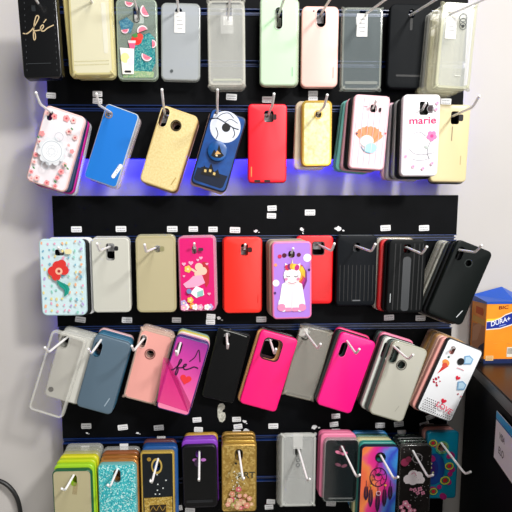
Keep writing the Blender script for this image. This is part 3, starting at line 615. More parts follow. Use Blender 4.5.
def art(p):
    rd, bl = P_('d8203c'), P_('b4d2e6')
    p.disc(447.5, 357, 1.1, P_('3a5a4c'))
    p.poly([(443, 364), (448, 366), (437, 373.5)], P_('cf3a3a')); p.disc(445, 362.5, 4, P_('e8934a'), 3, rot=20); p.disc(444, 365, 2.6, P_('d24a3c'))
    for x, y, r in ((436, 378.5, 1.6), (434, 381.5, 1.4), (438.5, 377, 1.2), (437, 385, 1.4), (433.5, 379, .9), (440, 381, .8), (436.5, 382.5, 1)): p.disc(x, y, r, P_('b4203c'), r*.7, rot=30)
    for x, y, r in ((457.5, 378, 2.6), (444.5, 401, 3)): p.heart(x, y, r, rd, 5)
    for x, y in ((467, 360.5), (461.5, 386)): p.poly([(x-4, y-4.5), (x+1, y-5), (x+5, y-1), (x+3, y+4), (x-4.5, y+4)], P_('7fa9cc')); p.poly([(x-2.8, y-3.2), (x+.6, y-3.6), (x+3.6, y-.8), (x+2, y+2.6), (x-3.2, y+2.6)], bl)
    p.disc(459.5, 361.5, 3.5, INK)
    p.stroke([(456, 367.5), (460, 369), (463, 370.5)], .6, P_('e08a9a')); p.disc(458.5, 394, .8, P_('b4203c')); p.disc(461.5, 396.5, .8, P_('e08a9a'))
    rnd = random.Random(5); dk = P_('2a2c2e')
    cc, sn = math.cos(p.cs.ang), math.sin(p.cs.ang)
    for j in range(6):
        for i in range(15-(j % 2)):
            lx = (-16+i*2.25+(j % 2)*1.1); lz = -35.5+j*2.3
            if j > 3 and lx > 2: continue
            px = 450+lx*cc+lz*sn; py = 380.5+lx*sn-lz*cc
            if 436.5 < px < 453 and 403.5 < py < 413.5: continue
            p.disc(px, py, .6, dk, n=6)
    p.text('LOVE', 444.3, 407.6, 5.2, P_('e0506a'), 10)
stack(G, (450, 380.5, 38.5, 78, 22), .08, plastic('eff1f4', .3), 'white case with an ice cream cone, hearts, red lettering and a dotted hem', bumper=plastic('24272b', .3), bw=.002, art=art, r=.008,
      holes=[(451, 350.5, 5, 8, .7)], backs=[(plastic('e8a39a', .35), -5, 0, 'salmon pink case right behind the white ice cream case'), (plastic('e6b7a4', .35), -6, 1, 'peach case third from front in the ice cream stack'), (plastic('b78a54', .35), -6, 2, 'tan gold case fourth from front in the ice cream stack'), (clear('cfae8c', .7), -6, 3, 'clear tan case fifth from front in the ice cream stack'), (plastic('c0995c', .35), -6, 4, 'golden case sixth from front in the ice cream stack'), (clear('d8b9a0', .7), -6, 5, 'hindmost tan clear case in the ice cream stack')],
      hk=((451, 349.5), None, 1), hlabel='white wire hook holding the white ice cream case')
# ================================================================== ROW 5
G = 'phone cases in the bottom row'
stack(G, (73.3, 511, 38, 84, 0), .092, clear('cbc19a', .9, rough=.3), 'beige case with a dark green rim, at the left end of the bottom row', bumper=plastic('1f5a3a', .3), bw=.0022,
      holes=[(75, 480, 6, 12, .9)], art=lambda p: p.to('camera_window').rect(76, 488, 4.5, 12, clear('b09a6c', .6), 8),
      backs=[(plastic('9fd02a', .3), 1.5, 3, 'lime green case right behind the green rimmed beige case', {'s': 1.03}), (plastic('b8cc1e', .3), 3, 7, 'yellow green case third from front at the left end of the bottom row', {'s': 1.03}), (plastic('d0cc2a', .3), 5, 10, 'yellow case fourth from front at the left end of the bottom row', {'s': 1.03}), (clear('c9c58a', .75), 6, 14, 'yellowish clear case fifth from front at the left end of the bottom row'), (clear('b9baa8', .6), 7, 17, 'clear case sixth from front at the left end of the bottom row'), (clear('c5c6bf', .6), 8, 20, 'hindmost clear case at the left end of the bottom row')],
      hk=((73.5, 475.5), (65, 490.5)), hlabel='white wire hook holding the green rimmed beige case')
stack(G, (118, 502.5, 37.5, 79, 0), .076, glitter(['2fb0bc', '49c3c8', '1f9aa8', '7fdadb', 'c2f0ee', '38b7c0'], 520, .25, .1), 'turquoise glitter case in the bottom row', bumper=clear('7fd0d0', .8), bw=.0022,
      holes=[(118, 475, 5.5, 12, 1)], frame=(plastic('3a3330', .3), .0012), backs=[(plastic('c98a4a', .2, .5, 0, .5), 2, 3, 'copper coloured case right behind the turquoise glitter case'), (plastic('b97a3c', .2, .5, 0, .5), 2, 6, 'bronze case third from front in the turquoise glitter stack'), (plastic('8a5230', .25), 2, 9, 'brown case fourth from front in the turquoise glitter stack'), (clear('c9c9c4', .5), 2, 12, 'clear case at the back of the turquoise glitter stack')],
      hk=((117.5, 469), (110, 487)), hlabel='white wire hook holding the turquoise glitter case')
def art(p):
    gm = glitter(['c9a84e', 'b08c34', 'd8bd6c', 'a88a40'], 420, .3, .4)
    p.poly([(144.5, 498), (171.8, 497), (171.5, 527), (144.8, 527)], gm); p.ring(157.3, 465.5, 5.4, 1.5, plastic('d0b25a', .3, .5, 0, .4), 8); p.disc(150, 458.5, 2, GOLDM)
    p.poly([(149.5, 505.5), (166, 505), (165, 514), (149.5, 514)], P_('2a2012')); p.stroke([(150, 512), (153, 507), (156, 511), (159, 506), (162, 511), (165, 507)], .6, GOLDM)
    for x, y in ((151, 479), (166, 480), (158, 484), (163, 488), (157.5, 490), (155.5, 494), (159.5, 494), (157.5, 474)): p.disc(x, y, .8, P_('cfd6d4'), n=6)
stack(G, (158, 491, 33, 80, 0), .066, plastic('0c141a', .3, .3), 'dark case with a gold frame and gold lower panel, bottom row', bumper=plastic('cfae52', .25, .5, 0, .4), bw=.0035, art=art, r=.006,
      holes=[(157.3, 465.5, 6, 11, 1)], backs=[(plastic('1c4f8e', .35), 4, 2, 'blue case right behind the gold framed dark case', {'s': 1.05}), (plastic('173f78', .35), 3, 2, 'deep blue case third from front in the gold framed stack', {'s': 1.05}), (plastic('5a3034', .35), 2, 9, 'maroon case at the back of the gold framed stack')],
      hk=((158, 459), (151.8, 483)), hlabel='white wire hook holding the gold framed dark case')
def art(p):
    p.to('purple_bow'); p.disc(195.5, 459.5, 2.6, P_('b06ab8'), 1.6); p.disc(203.5, 459.5, 2.6, P_('b06ab8'), 1.6); p.disc(198, 462.5, 3.6, P_('33203a'), 4)
    p.to('bottom_slot').rect(199.5, 502, 26, 3, P_('1d1f22'), 0, 1)
stack(G, (200, 477, 34, 64, -1), .05, plastic('08090b', .35, .2), 'black glossy case in front of a purple case, bottom row', bumper=plastic('15131a', .3, .3), bw=.003, art=art,
      holes=[(199, 453.5, 6, 8, 1)], backs=[(plastic('8a3fc0', .35), 1, 5, 'purple case right behind the glossy black case', {'s': 1.04}), (plastic('7a35ae', .35), 1, 8, 'violet purple case third from front behind the glossy black case'), (plastic('b98f3c', .3), 3, 10, 'gold case at the back behind the glossy black case')],
      hk=((199.3, 453), (199, 481)), hlabel='white wire hook holding the glossy black case')
def art(p):
    dk = P_('3a3a2c')
    p.text('ART', 246, 475.5, 6.4, dk); p.disc(236, 463, 1.2, P_('2a2a20'))
    rnd = random.Random(11)
    for i in range(50):
        a = rnd.gauss(0, 1); b = rnd.uniform(0, 1); p.disc(237+a*3.2, 470+b*32, rnd.uniform(.4, 1), P_(rnd.choice(['d8d8c4', 'c9c0a0', 'b8c0a8', 'e6e2d2'])), n=6)
    for i in range(24): p.flower(rnd.uniform(227, 252), rnd.triangular(484, 508, 505), rnd.uniform(1.5, 3), P_(rnd.choice(['d88a72', 'c8606a', 'e0a08c', 'd8b08a', 'a8a05c'])), P_('e8c8a8'), 5, i)
stack(G, (239.2, 478.5, 34, 69, 0), .062, glitter(['b3934a', 'a4843e', 'c0a35c', '9a7a34'], 300, .3, .3), 'gold glitter case with pink flowers and dark capital letters', bumper=plastic('b8964a', .25, .5, 0, .5), bw=.0022, art=art, r=.006,
      holes=[(239, 454, 6.5, 10, 1)], frame=plastic('3c3018', .3), backs=[(plastic('b4913f', .25, .5, 0, .5), 1, 4, 'gold case right behind the gold glitter flower case'), (plastic('8a6c2c', .25, .5, 0, .5), 1, 7, 'darker gold case third from front in the gold glitter stack'), (plastic('b08a44', .25, .5, 0, .4), 1, 10, 'hindmost gold case in the gold glitter stack')],
      hk=((239, 452), (243, 480)), hlabel='white wire hook holding the gold glitter flower case')
stack(G, (298.5, 471, 34, 74, 0), .044, clear('d3d5d2', .5, rough=.25), 'cloudy clear case alone in the middle of the bottom row', bumper=clear('e6e8e2', .6), bw=.0045, corners=True,
      holes=[(298, 451, 6, 9, .8)], art=lambda p: ([p.ring(298, 455+i*5, 2, .7, P_('6a6d6e')) for i in range(3)], p.to('paper_tag').rect(297.5, 441, 9, 15, clear('f0f0ec', .7)))[0] and None,
      backs=[(clear('cfd1cc', .5), -3, -4, 'second clear case behind the cloudy clear case'), (clear('d0d2cc', .45), -5, -9, 'hindmost clear case hanging lower behind the cloudy clear case')],
      hk=((299, 451), (307.5, 481)), hlabel='white wire hook holding the cloudy clear case')
def art(p):
    for y, c in ((452.5, 'e07fa0'), (465, '7a4a5a')): p.to('pink_bow' if y < 460 else 'dusky_bow').disc(338, y-.5, 3.2, P_(c), 1.6, rot=20); p.disc(344, y+.8, 3, P_(c), 1.6, rot=-20)
    p.to('pink_bow').disc(341, 453, 1.2, P_('c76a8a')); p.to('bottom_slot').rect(341, 499, 24, 1.6, clear('c8ccc8', .4), 0, .6)
stack(G, (341, 471, 34.5, 65, 1), .046, clear('1c2426', .97), 'dark clear case with small pink bows in front of a pink case, bottom row', bumper=clear('aab4b0', .5), bw=.003, art=art,
      holes=[(341.5, 448, 6, 6, 1)], backs=[(plastic('e87fa2', .35), -4, 5, 'pink case right behind the dark clear bow case', {'s': 1.02}), (plastic('d86a90', .35), -6, 7, 'deeper pink case at the back behind the dark clear bow case')],
      hk=((342, 447), (356.5, 477)), hlabel='white wire hook holding the dark clear bow case')
def art(p):
    dk = P_('35203e', .5)
    p.ring(378, 477, 8.6, .9, dk, 10); p.ring(378, 477, 4, .6, dk); p.disc(378, 474.5, 2.4, P_('2e2a34'), 1.6)
    for i in range(8):
        a = 2*PI*i/8; p.stroke([(378+4*math.cos(a), 477+4*math.sin(a)), (378+6*math.cos(a+.4), 477+7*math.sin(a+.4)), (378+8*math.cos(a+.2), 477+9.4*math.sin(a+.2))], .5, dk)
    for x, y0, y1 in ((366.5, 484, 500), (371, 487, 507), (378, 490, 513), (384.5, 487, 507), (390, 484, 500)):
        p.stroke([(x, y0-4), (x, y1)], .5, dk); p.stroke([(x-1, y0+2), (x-1.4, (y0+y1)/2+3), (x, y1)], 1.6, dk, taper=True); p.stroke([(x+1, y0+2), (x+1.4, (y0+y1)/2+3), (x, y1)], 1.6, dk, taper=True)
    p.ring(378.5, 493, 2.4, .6, P_('f4d0e4')); p.disc(371, 485, 1, P_('f0c23a')); p.disc(385, 485, 1, P_('f0c23a'))
def tiedye():
    mt, nt, b = base('tie_dye'); n = nt.nodes.new('ShaderNodeTexNoise'); n.inputs['Scale'].default_value = 24; n.inputs['Detail'].default_value = 4
    co = objco(nt); nt.links.new(co, n.inputs['Vector'])
    s = nt.nodes.new('ShaderNodeSeparateXYZ'); nt.links.new(co, s.inputs[0])
    def math_(op, a, bb):
        q = nt.nodes.new('ShaderNodeMath'); q.operation = op
        for i, v in enumerate((a, bb)):
            if isinstance(v, (int, float)): q.inputs[i].default_value = v
            else: nt.links.new(v, q.inputs[i])
        return q.outputs[0]
    v = math_('ADD', math_('MULTIPLY', s.outputs[0], 13.0), .40)
    wig = math_('MULTIPLY', math_('SINE', math_('MULTIPLY', s.outputs[2], 62.0), 0), .16)
    v = math_('ADD', math_('ADD', v, wig), math_('MULTIPLY', math_('SUBTRACT', n.outputs[0], .5), .55))
    r = ramp(nt, v, [(0, 'f0704a'), (.16, 'f58a4a'), (.3, 'ee3f8a'), (.45, 'e02a90'), (.58, 'a24ac4'), (.7, '5a8ee0'), (.82, '3a4cc8'), (1, '3f9be0')])
    nt.links.new(r.outputs[0], b.inputs['Base Color']); b.inputs['Roughness'].default_value = .35; return mt
stack(G, (378.5, 485.5, 36.5, 80, 1), .062, tiedye(), 'rainbow tie dye case with a dreamcatcher', bumper=plastic('1a2236', .35), bw=.0016, art=art, r=.0085,
      holes=[(379.5, 457, 9, 9, 1)], frame=plastic('16121c', .3), backs=[(plastic('2f8a80', .35), -1, 3, 'teal case right behind the tie dye dreamcatcher case'), (plastic('bdb98a', .35), -5, 6, 'khaki case third from front in the tie dye stack'), (plastic('3c6a60', .35), -6, 8, 'dark green case fourth from front in the tie dye stack'), (plastic('2a76b0', .35), -7, 11, 'blue case at the back of the tie dye stack')],
      hk=((381, 456), (394, 479)), hlabel='white wire hook holding the tie dye dreamcatcher case')
def art(p):
    wh, pk = P_('f1e6ea'), P_('e090ae')
    for x, y, r in ((408, 479, 4.5), (413, 475, 5.2), (418, 476, 4.6), (421, 480, 3.6), (413, 480, 5)): p.disc(x, y, r, wh)
    p.poly([(405, 480), (424, 480), (423, 483.5), (405.5, 483.5)], wh); p.stroke([(411, 474), (414, 472.5), (416, 476)], .7, pk)
    for x, y, r in ((415, 490, 2.2), (420, 489, 2.4), (418, 493, 2), (423, 493, 2), (411, 489, 1.4)): p.flower(x, y, r, pk, P_('8a3a5a'), 4, x)
    for x, y, r in ((402, 507, 2.2), (406, 503, 3), (409, 506, 2.6), (404, 511, 2.2), (411, 510, 2.4), (415, 510, 1.6)): p.flower(x, y, r, P_('e58aa8'), P_('f6dfe6'), 5, x)
    p.disc(403.5, 461, 4, P_('8a2a4c')); p.disc(407, 458, 3, P_('6a2038')); p.ring(415.5, 457, 5, .9, P_('8a8488'))
    rnd = random.Random(2)
    for i in range(40): p.disc(rnd.uniform(401, 428), rnd.uniform(446, 500), .4, P_('a8a4a4'), n=5)
stack(G, (415, 480.5, 32, 72, 0), .06, plastic('23201f', .2), 'black sparkly case with a white cloud and pink flowers', bumper=clear('5c5a58', .6), bw=.0025, art=art,
      holes=[(414.5, 456, 7.5, 7.5, 1)], backs=[(glitter(['0c0d0d', '14181a', '1c2220', '5a6a60', '101212'], 600), -3, 5, 'black glitter case right behind the cloud case'), (plastic('101314', .35), -2, 6, 'black case third from front in the cloud case stack'), (glitter(['0c0d0d', '14181a', '1c2220', '6a7a70', '101212'], 500), -2, 5, 'hindmost black glitter case in the cloud case stack')],
      hk=((413, 451), (428, 477)), hlabel='white wire hook holding the white cloud case')
def art(p):
    ye, rd, nv, mg, gn = P_('c9c93a'), P_('c0202c'), P_('1a2a78'), P_('a01a6a'), P_('1c6a50')
    p.disc(434, 469, 11, P_('12408a'), 16); p.disc(432.5, 469, 6, nv, 10); p.disc(432.5, 469, 3, P_('3a1a6a'), 5)
    for x, y in ((433, 441), (449, 452), (450, 466), (447, 479), (443, 494), (433, 487), (430, 455)): p.disc(x+1.5, y+3, 4, mg, 3, rot=40)
    for x, y, r in ((432, 442.5, 4), (449, 466, 4.4), (445.5, 480.5, 5), (434.5, 491.5, 4.2)): p.disc(x, y, r*.98, ye, r*.85); p.disc(x, y, r*.74, gn, r*.62); p.disc(x, y, r*.45, rd)
    p.disc(448, 456, 2.4, mg); p.disc(450, 474, 2.4, mg); p.disc(440, 487, 2.4, mg); p.ring(441, 447, 6.4, .8, P_('6ab06a')); p.ring(441, 447, 4.9, .5, ye)
    for x, y in ((431, 467), (433, 472), (431, 463)): p.disc(x, y, 1, P_('d8d8a8'))
stack(G, (442, 465.5, 31, 68, 0), .05, plastic('0a7f9c', .3), 'teal case with peacock feather medallions, right end of the bottom row', bumper=plastic('0b6f8c', .3), art=art, r=.006,
      holes=[(441, 447, 8.5, 8.5, 1)], backs=[(plastic('b8807a', .35), -3, 3, 'dusty rose case behind the teal peacock case'), (plastic('2c2422', .35), -4, 4, 'dark brown case at the back behind the teal peacock case')],
      hk=((441, 442.5), (465, 474)), hlabel='white wire hook holding the teal peacock case')
# ================================================================== display boards
XL, XR = -.2766, .4676
def zz(y): return P(225, y, 0).z
def panel(name, label, top, bottom, grooves):
    e = empty(name, ((XL+XR)/2, 0, bottom)); tag(e, label, 'display board', None); hw = (XR-XL)/2
    edges = [top]+grooves+[bottom]; gh = .0055
    for i in range(len(edges)-1):
        a = edges[i]-(gh if i else 0); b = edges[i+1]+(gh if i < len(edges)-2 else 0)
        bm = bmesh.new(); box(bm, (-hw, 0, b-bottom), (hw, .018, a-bottom)); bmesh.ops.bevel(bm, geom=bm.edges[:], offset=.0008, segments=1, affect='EDGES')
        finish(bm, 'board', BOARD, e)
    for g in grooves:
        bm = bmesh.new(); z = g-bottom; w2 = hw+.0
        box(bm, (-w2, .010, z-gh), (w2, .0178, z+gh), 1); box(bm, (-w2, -.0012, z+gh-.0014), (w2, .010, z+gh)); box(bm, (-w2, -.0012, z-gh), (w2, .010, z-gh+.0014)); box(bm, (-w2, .004, z-.0012), (w2, .010, z+.0012))
        o = finish(bm, 'groove_rail', [RAIL, RAILD], e); o['label'] = 'dark blue metal groove rail'
    for x in (-.22, .22):
        bm = bmesh.new(); box(bm, (x-.015, .018, .03), (x+.015, .040, top-bottom-.03)); finish(bm, 'wall_batten', BLACKM, e)
ZB1 = zz(158); ZT2 = P(225, 195.5, 0).z
panel('slatted_display_board', 'black slatted display board holding the top two rows of cases', zz(-60), ZB1, [zz(12), zz(63.5), zz(108.5)])
panel('slatted_display_board', 'black slatted display board holding the lower three rows of cases', ZT2, zz(600), [P(225, 238.5, 0).z, zz(327.5), zz(438.5), zz(479.5)])
# LED tape on the backs of the boards
def led(x0, x1, z0, z1, label, s, c='1a1aff', y=.019):
    bm = bmesh.new(); box(bm, (x0, y, z0), (x1, y+.002, z1)); o = finish(bm, 'light_strip', emit(c, s), None); tag(o, label, 'light strip', 'blue light strips behind the boards')
led(XL+.01, .06, ZB1+.010, ZB1+.018, 'long blue light strip hidden behind the lower edge of the upper board, left part', LED_S)
led(.07, XR-.01, ZB1+.010, ZB1+.018, 'blue light strip hidden behind the lower edge of the upper board, right part', LED_S*.45, '3a2aff')
led(XL+.008, XL+.013, ZB1+.03, ZB1+.36, 'blue light strip hidden behind the left edge of the upper board', LED_V, '4a3aff')
led(XL+.008, XL+.013, ZT2-.45, ZT2-.02, 'blue light strip hidden behind the left edge of the lower board', LED_V, '4a3aff')
led(XR-.013, XR-.008, ZB1+.03, ZB1+.36, 'blue light strip hidden behind the right edge of the upper board', LED_V, '4a3aff')
# ================================================================== price stickers
def sticker_me(torn=0):
    bm = bmesh.new(); w, h = .0190, .0105
    if not torn:
        vs = [bm.verts.new((x, -.0004, z)) for x, z in rr(w, h, .0012, 2)]; bk = [bm.verts.new((v.co.x, 0, v.co.z)) for v in vs]; bm.faces.new(vs[::-1]); bridge(bm, vs, bk)
        rnd = random.Random(4)
        for j in range(2):
            x = -w*.38
            while x < w*.36:
                l = rnd.uniform(.0008, .002); q = [bm.verts.new((a, -.0005, b)) for a, b in ((x, .0021-j*.0043), (x+l, .0021-j*.0043), (x+l, .0006-j*.0043), (x, .0006-j*.0043))]
                bm.faces.new(q).material_index = 1; x += l+rnd.uniform(.0006, .0013)
    else:
        rnd = random.Random(torn); n = 11
        def bit(cx, cz, r):
            pts = [(cx+r*1.5*math.cos(2*PI*i/n)*rnd.uniform(.5, 1), cz+r*math.sin(2*PI*i/n)*rnd.uniform(.45, 1)) for i in range(n)]
            vs = [bm.verts.new((x, -.0004, z)) for x, z in pts]; bk = [bm.verts.new((x, 0, z)) for x, z in pts]; bm.faces.new(vs); bridge(bm, vs, bk)
        bit(0, 0, .0055); bit(.009, -.004, .002)
    for f in bm.faces: f.normal_update()
    me = bpy.data.meshes.new('price_sticker'); bmesh.ops.recalc_face_normals(bm, faces=bm.faces); bm.to_mesh(me); bm.free()
    me.materials.append(P_('e9e9ea', .6)); me.materials.append(P_('8d8f93', .6)); return me
SME = sticker_me()
STICK = [
 (51, 95.5, 3, 'price sticker above the pink flowered medallion case'), (97.5, 94, 0, 'upper price sticker of the pair above the bright blue case'), (97.5, 101, 4, 'lower price sticker of the pair above the bright blue case'),
 (231.5, 97, 3, 'price sticker right of the hook above the dark blue moon case'), (267.5, 99.6, 0, 'price sticker above the bright red case with notches'), (313, 93.8, 0, 'upper price sticker of the pair above the small gold rimmed case'), (313, 99.5, 0, 'lower price sticker of the pair above the small gold rimmed case'), (446, 101.5, 2, 'price sticker above the champagne gold case'),
 (272, 208.2, -3, 'upper price sticker of the pair on the bare board above the unicorn case'), (271.5, 215.8, 2, 'lower price sticker of the pair on the bare board above the unicorn case'), (310, 212.5, 0, 'lone price sticker on the bare board below the gold rimmed case'),
 (76.5, 229.3, 0, 'price sticker above the pale blue confetti case'), (121, 229, 0, 'price sticker above the plain greige case, third row'), (172.3, 229, 0, 'price sticker above the translucent beige case'), (193.3, 229, 0, 'price sticker above the left of the hot pink flower picture case'), (213, 229.3, 0, 'price sticker above the right of the hot pink flower picture case'), (235, 230, 2, 'price sticker above the orange red case'),
 (385.5, 228, -3, 'price sticker above the ribbed black case'), (424, 228, -2, 'price sticker above the leaning black case'),
 (80.5, 319.5, 8, 'price sticker below the pale blue confetti case'), (127, 320, 2, 'price sticker below the plain greige case, third row'), (176.5, 320, 2, 'price sticker between the translucent beige and the pink flower picture case'), (211, 316.5, 4, 'upper price sticker of the pair below the hot pink flower picture case'), (210.5, 322, 2, 'lower price sticker of the pair below the hot pink flower picture case'), (261.3, 319.3, 0, 'price sticker between the orange red and the unicorn case'), (389, 317.5, -3, 'price sticker below the ribbed black case'), (420.5, 318, 0, 'price sticker below left of the leaning black case'),
 (86.3, 426, 0, 'price sticker below the silvery white case'), (122.8, 427.3, -6, 'price sticker below the slate blue case'), (158.8, 427.7, -4, 'price sticker below the salmon pink case'), (197, 419.8, -4, 'upper price sticker below the magenta lettering case'), (198.5, 429.5, 3, 'lower price sticker below the magenta lettering case'), (236.6, 419.3, -2, 'upper price sticker right of the torn oval patch'), (238, 426.5, -6, 'lower price sticker right of the torn oval patch'), (273.3, 426, 0, 'price sticker below the hot pink square window case'), (335.8, 416, -4, 'upper price sticker of the pair below the hot pink pill hole case'), (334, 424.3, -6, 'lower price sticker of the pair below the hot pink pill hole case'), (380, 425.3, 0, 'price sticker below the left edge of the greige case'), (398.8, 424, -6, 'price sticker below the right of the greige case'), (424.5, 424.5, -16, 'tilted price sticker below the ice cream case'), (430, 417, -20, 'upper tilted price sticker under the edge of the ice cream case'),
 (270.8, 501.6, 4, 'upper price sticker of the pair right of the gold glitter flower case'), (269, 507, -2, 'lower price sticker of the pair right of the gold glitter flower case'), (331, 503.5, 4, 'price sticker under the dark clear bow case, left one'), (354, 505, 0, 'price sticker under the dark clear bow case, right one'), (177.5, 508, -8, 'price sticker right of the gold framed dark case near the bottom'), (190, 510.5, 4, 'price sticker under the glossy black case')]
for x, y, rot, lb in STICK:
    o = bpy.data.objects.new('price_sticker', SME); COL.objects.link(o); o.location = P(x, y, .0002); o.rotation_euler = (0, math.radians(rot), 0)
    if 'pair' in lb or 'upper' in lb or 'lower' in lb: o.scale = (.88, 1, .92)
    tag(o, 'small white '+lb, 'price sticker', 'white price stickers on the boards')
for i, (x, y, s, rot, lb) in enumerate([(256, 231, .6, 0, 'faint torn scrap of sticker between the orange red and unicorn cases'), (302, 229.5, .7, 50, 'curled torn scrap of white sticker above the unicorn case'), (338.5, 228.5, 1, 0, 'torn white sticker scrap above the finely grooved black case'), (219, 318, .7, 10, 'torn sticker scrap right of the pair below the hot pink flower case'), (244.5, 421.5, .6, 20, 'torn scrap right of the upper sticker beside the oval patch'), (246, 430.5, .9, 0, 'torn scrap right of the lower sticker beside the oval patch'), (314, 427, 1, -15, 'torn white sticker scrap between the two hot pink cases'), (87, 433, .4, 0, 'tiny torn dot of sticker below the silvery white case'), (137.5, 433, .5, 0, 'tiny torn scrap of sticker above the gold framed dark case')]):
    o = bpy.data.objects.new('torn_sticker', sticker_me(i+1)); COL.objects.link(o); o.location = P(x, y, .0002); o.rotation_euler = (0, math.radians(rot), 0); o.scale = (s, 1, s)
    tag(o, lb, 'torn sticker', 'torn sticker scraps on the boards')
bm = bmesh.new(); k = .00185
pts = [(-2, 10), (1.5, 10.5), (3.5, 8), (3.2, 4.5), (1.2, 3.2), (.8, 1), (3.5, .4), (4.4, -3), (3.4, -7.5), (1, -10), (-2, -9), (-4, -4), (-4.2, 3), (-3.6, 8)]
vs = [bm.verts.new((a*k, -.0006, b*k)) for a, b in pts]; bk = [bm.verts.new((a*k, 0, b*k)) for a, b in pts]; bm.faces.new(vs); bridge(bm, vs, bk)
o = finish(bm, 'adhesive_patch', noisy([(.4, 'a8a89c'), (.6, 'd2d2c6')], 200, .5), None, P(221.5, 413, .0002)); tag(o, 'torn oval grey adhesive patch on the black board below the plain black case', 'adhesive patch')
# ================================================================== wall, floor
WY = .040
def plane(name, pts, mt):
    bm = bmesh.new(); bm.faces.new([bm.verts.new(p) for p in pts]); o = finish(bm, name, mt, sharp=0); o['kind'] = 'structure'; return o
WALL = noisy([(.3, 'c1bdb9'), (.7, 'c5c1bd')], 6, .7, spec=.2)
bm = bmesh.new(); box(bm, (-2.2, WY, 0), (2.4, WY+.1, 2.7)); o = finish(bm, 'wall_back', WALL); o['kind'] = 'structure'
bm = bmesh.new(); box(bm, (-2.2, -3.2, -.05), (2.4, WY+.1, 0)); o = finish(bm, 'floor', noisy([(.3, 'cfc9c0'), (.7, 'd9d4cc')], 3, .5)); o['kind'] = 'structure'
# ================================================================== counter, box, sign
BD = .025
zt = P(483, 363.5, BD).z
A = PZ(480, 371, zt); B = PZ(512, 402.5, zt); dr = (B-A); dr.z = 0; dr.normalize()
A0 = A - dr*((A.y-.03)/dr.y)          # back end of the counter's left edge, close to the wall, right of the boards
perp = Vector((-dr.y, dr.x, 0)); perp = perp if perp.x > 0 else -perp
A0 = A0 + perp*0
ce = empty('shop_counter', (A0.x, A0.y, 0)); tag(ce, 'glossy black shop counter at the right edge, below the orange box', 'counter')
ax = math.atan2(dr.y, dr.x); MR = Matrix.Rotation(ax, 4, 'Z')
def cbox(lo, hi, name, mt, par, bev=.002):
    bm = bmesh.new(); box(bm, lo, hi); bmesh.ops.bevel(bm, geom=bm.edges[:], offset=bev, segments=2, affect='EDGES'); bmesh.ops.transform(bm, matrix=MR, verts=bm.verts)
    return finish(bm, name, mt, par)
CB = noisy([(.3, '07080a'), (.7, '0a0b0e')], 25, .6, spec=.04)
def loc2(v): return MR.inverted() @ (v - Vector((A0.x, A0.y, 0)))
LEN = .62; WID = .5
cbox((0, .003, .08), (LEN, WID, zt-.022), 'body', CB, ce)
cbox((0, 0, zt-.022), (LEN, WID, zt), 'worktop', plastic('08080a', .3, .14), ce)
cbox((.02, .03, 0), (LEN-.03, WID-.02, .08), 'plinth', BLACKM, ce)
# ---- orange box on the worktop
C0 = P(483.5, 363.5, BD); C0.z = zt
bx = empty('carton', C0 + Vector((.05, .0, 0))); tag(bx, 'orange carton with a blue lid and blue banner standing on the black counter', 'carton')
off = Vector((-.05, 0, 0)); HB = P(483.5, 303.5, BD).z - zt; WB = .105; DB = .055
OR = noisy([(.3, 'f28a12'), (.7, 'f79a1c')], 20, .4); BLUE = plastic('0f4fb5', .35); NAVY = plastic('0b2a94', .35)
bm = bmesh.new(); box(bm, (-.05, 0, .004), (WB-.05, DB, HB)); bmesh.ops.bevel(bm, geom=bm.edges[:], offset=.0008, segments=1, affect='EDGES'); finish(bm, 'box_body', OR, bx)
bm = bmesh.new(); box(bm, (-.0507, -.0007, 0), (WB-.0493, DB+.0007, .0085)); finish(bm, 'base_band', plastic('0c2050', .4), bx)
bm = bmesh.new()
prof = [(-.0508, HB-.001), (WB-.0492, HB-.001), (WB-.0492, HB+.003), (-.0508, HB+.003)]
f1 = [bm.verts.new((x, -.0008, z)) for x, z in prof]; b1 = [bm.verts.new((x, DB+.0008, z + (0 if i < 2 else 0))) for i, (x, z) in enumerate(prof)]
bridge(bm, f1, b1); bm.faces.new(f1); bm.faces.new(b1[::-1])
ap = PZ(500.5, 288.5, zt+HB+.02); apx = .006
rp = [bm.verts.new(v) for v in ((-.0508, .004, HB+.0031), (WB-.0492, .004, HB+.0031), (WB-.06, DB*.98, HB+.006), (apx, DB*.98, HB+.026), (-.0508, DB*.98, HB+.011))]
rb = [bm.verts.new(v) for v in ((-.0508, .006, HB+.0028), (WB-.0492, .006, HB+.0028), (WB-.06, DB, HB+.003), (apx, DB, HB+.003), (-.0508, DB, HB+.003))]
bridge(bm, rp, rb); fc = bm.verts.new((apx, .006, HB+.0034))
for i in range(5): bm.faces.new((rp[i], rp[(i+1) % 5], fc))
finish(bm, 'lid', BLUE, bx, sharp=10)
class Flat:        # lets Print draw on a face of the carton: (u, v) metres
    def __init__(s, root, y): s.root, s.y0, s.k = root, y, 1
    def local(s, u, v): return u, v
p = Print(Flat(bx, 0)); s = HB/61.0      # one photo pixel on the front face
fx = lambda px, py: ((px-483.5)*s-.05, (363.5-py)*s)
def fpoly(pts, mt): p.face([fx(*q) for q in pts], mt)
fpoly([(484, 318), (492, 318), (500, 316), (508, 312.5), (530, 302), (530, 308), (512, 311), (501, 317.3), (492, 320), (484, 321)], P_('f6d23a', .4))
fpoly([(484, 320.6), (491, 319.8), (498, 317), (503, 313.5), (510, 311), (538, 303), (538, 311), (520, 320), (509, 325), (498, 328.3), (484, 329.4)], P_('f3e6d8', .4))
fpoly([(484.2, 321.3), (491, 320.6), (498, 318), (503, 314.6), (510, 312), (538, 304.5), (538, 310), (520, 319), (509, 323.8), (498, 327.2), (484.2, 328.4)], NAVY)
x, z = fx(498.3, 320.8); p.text('DURA+', x, z, 4.6*s, P_('e9edf8'), -17, .2, .95)
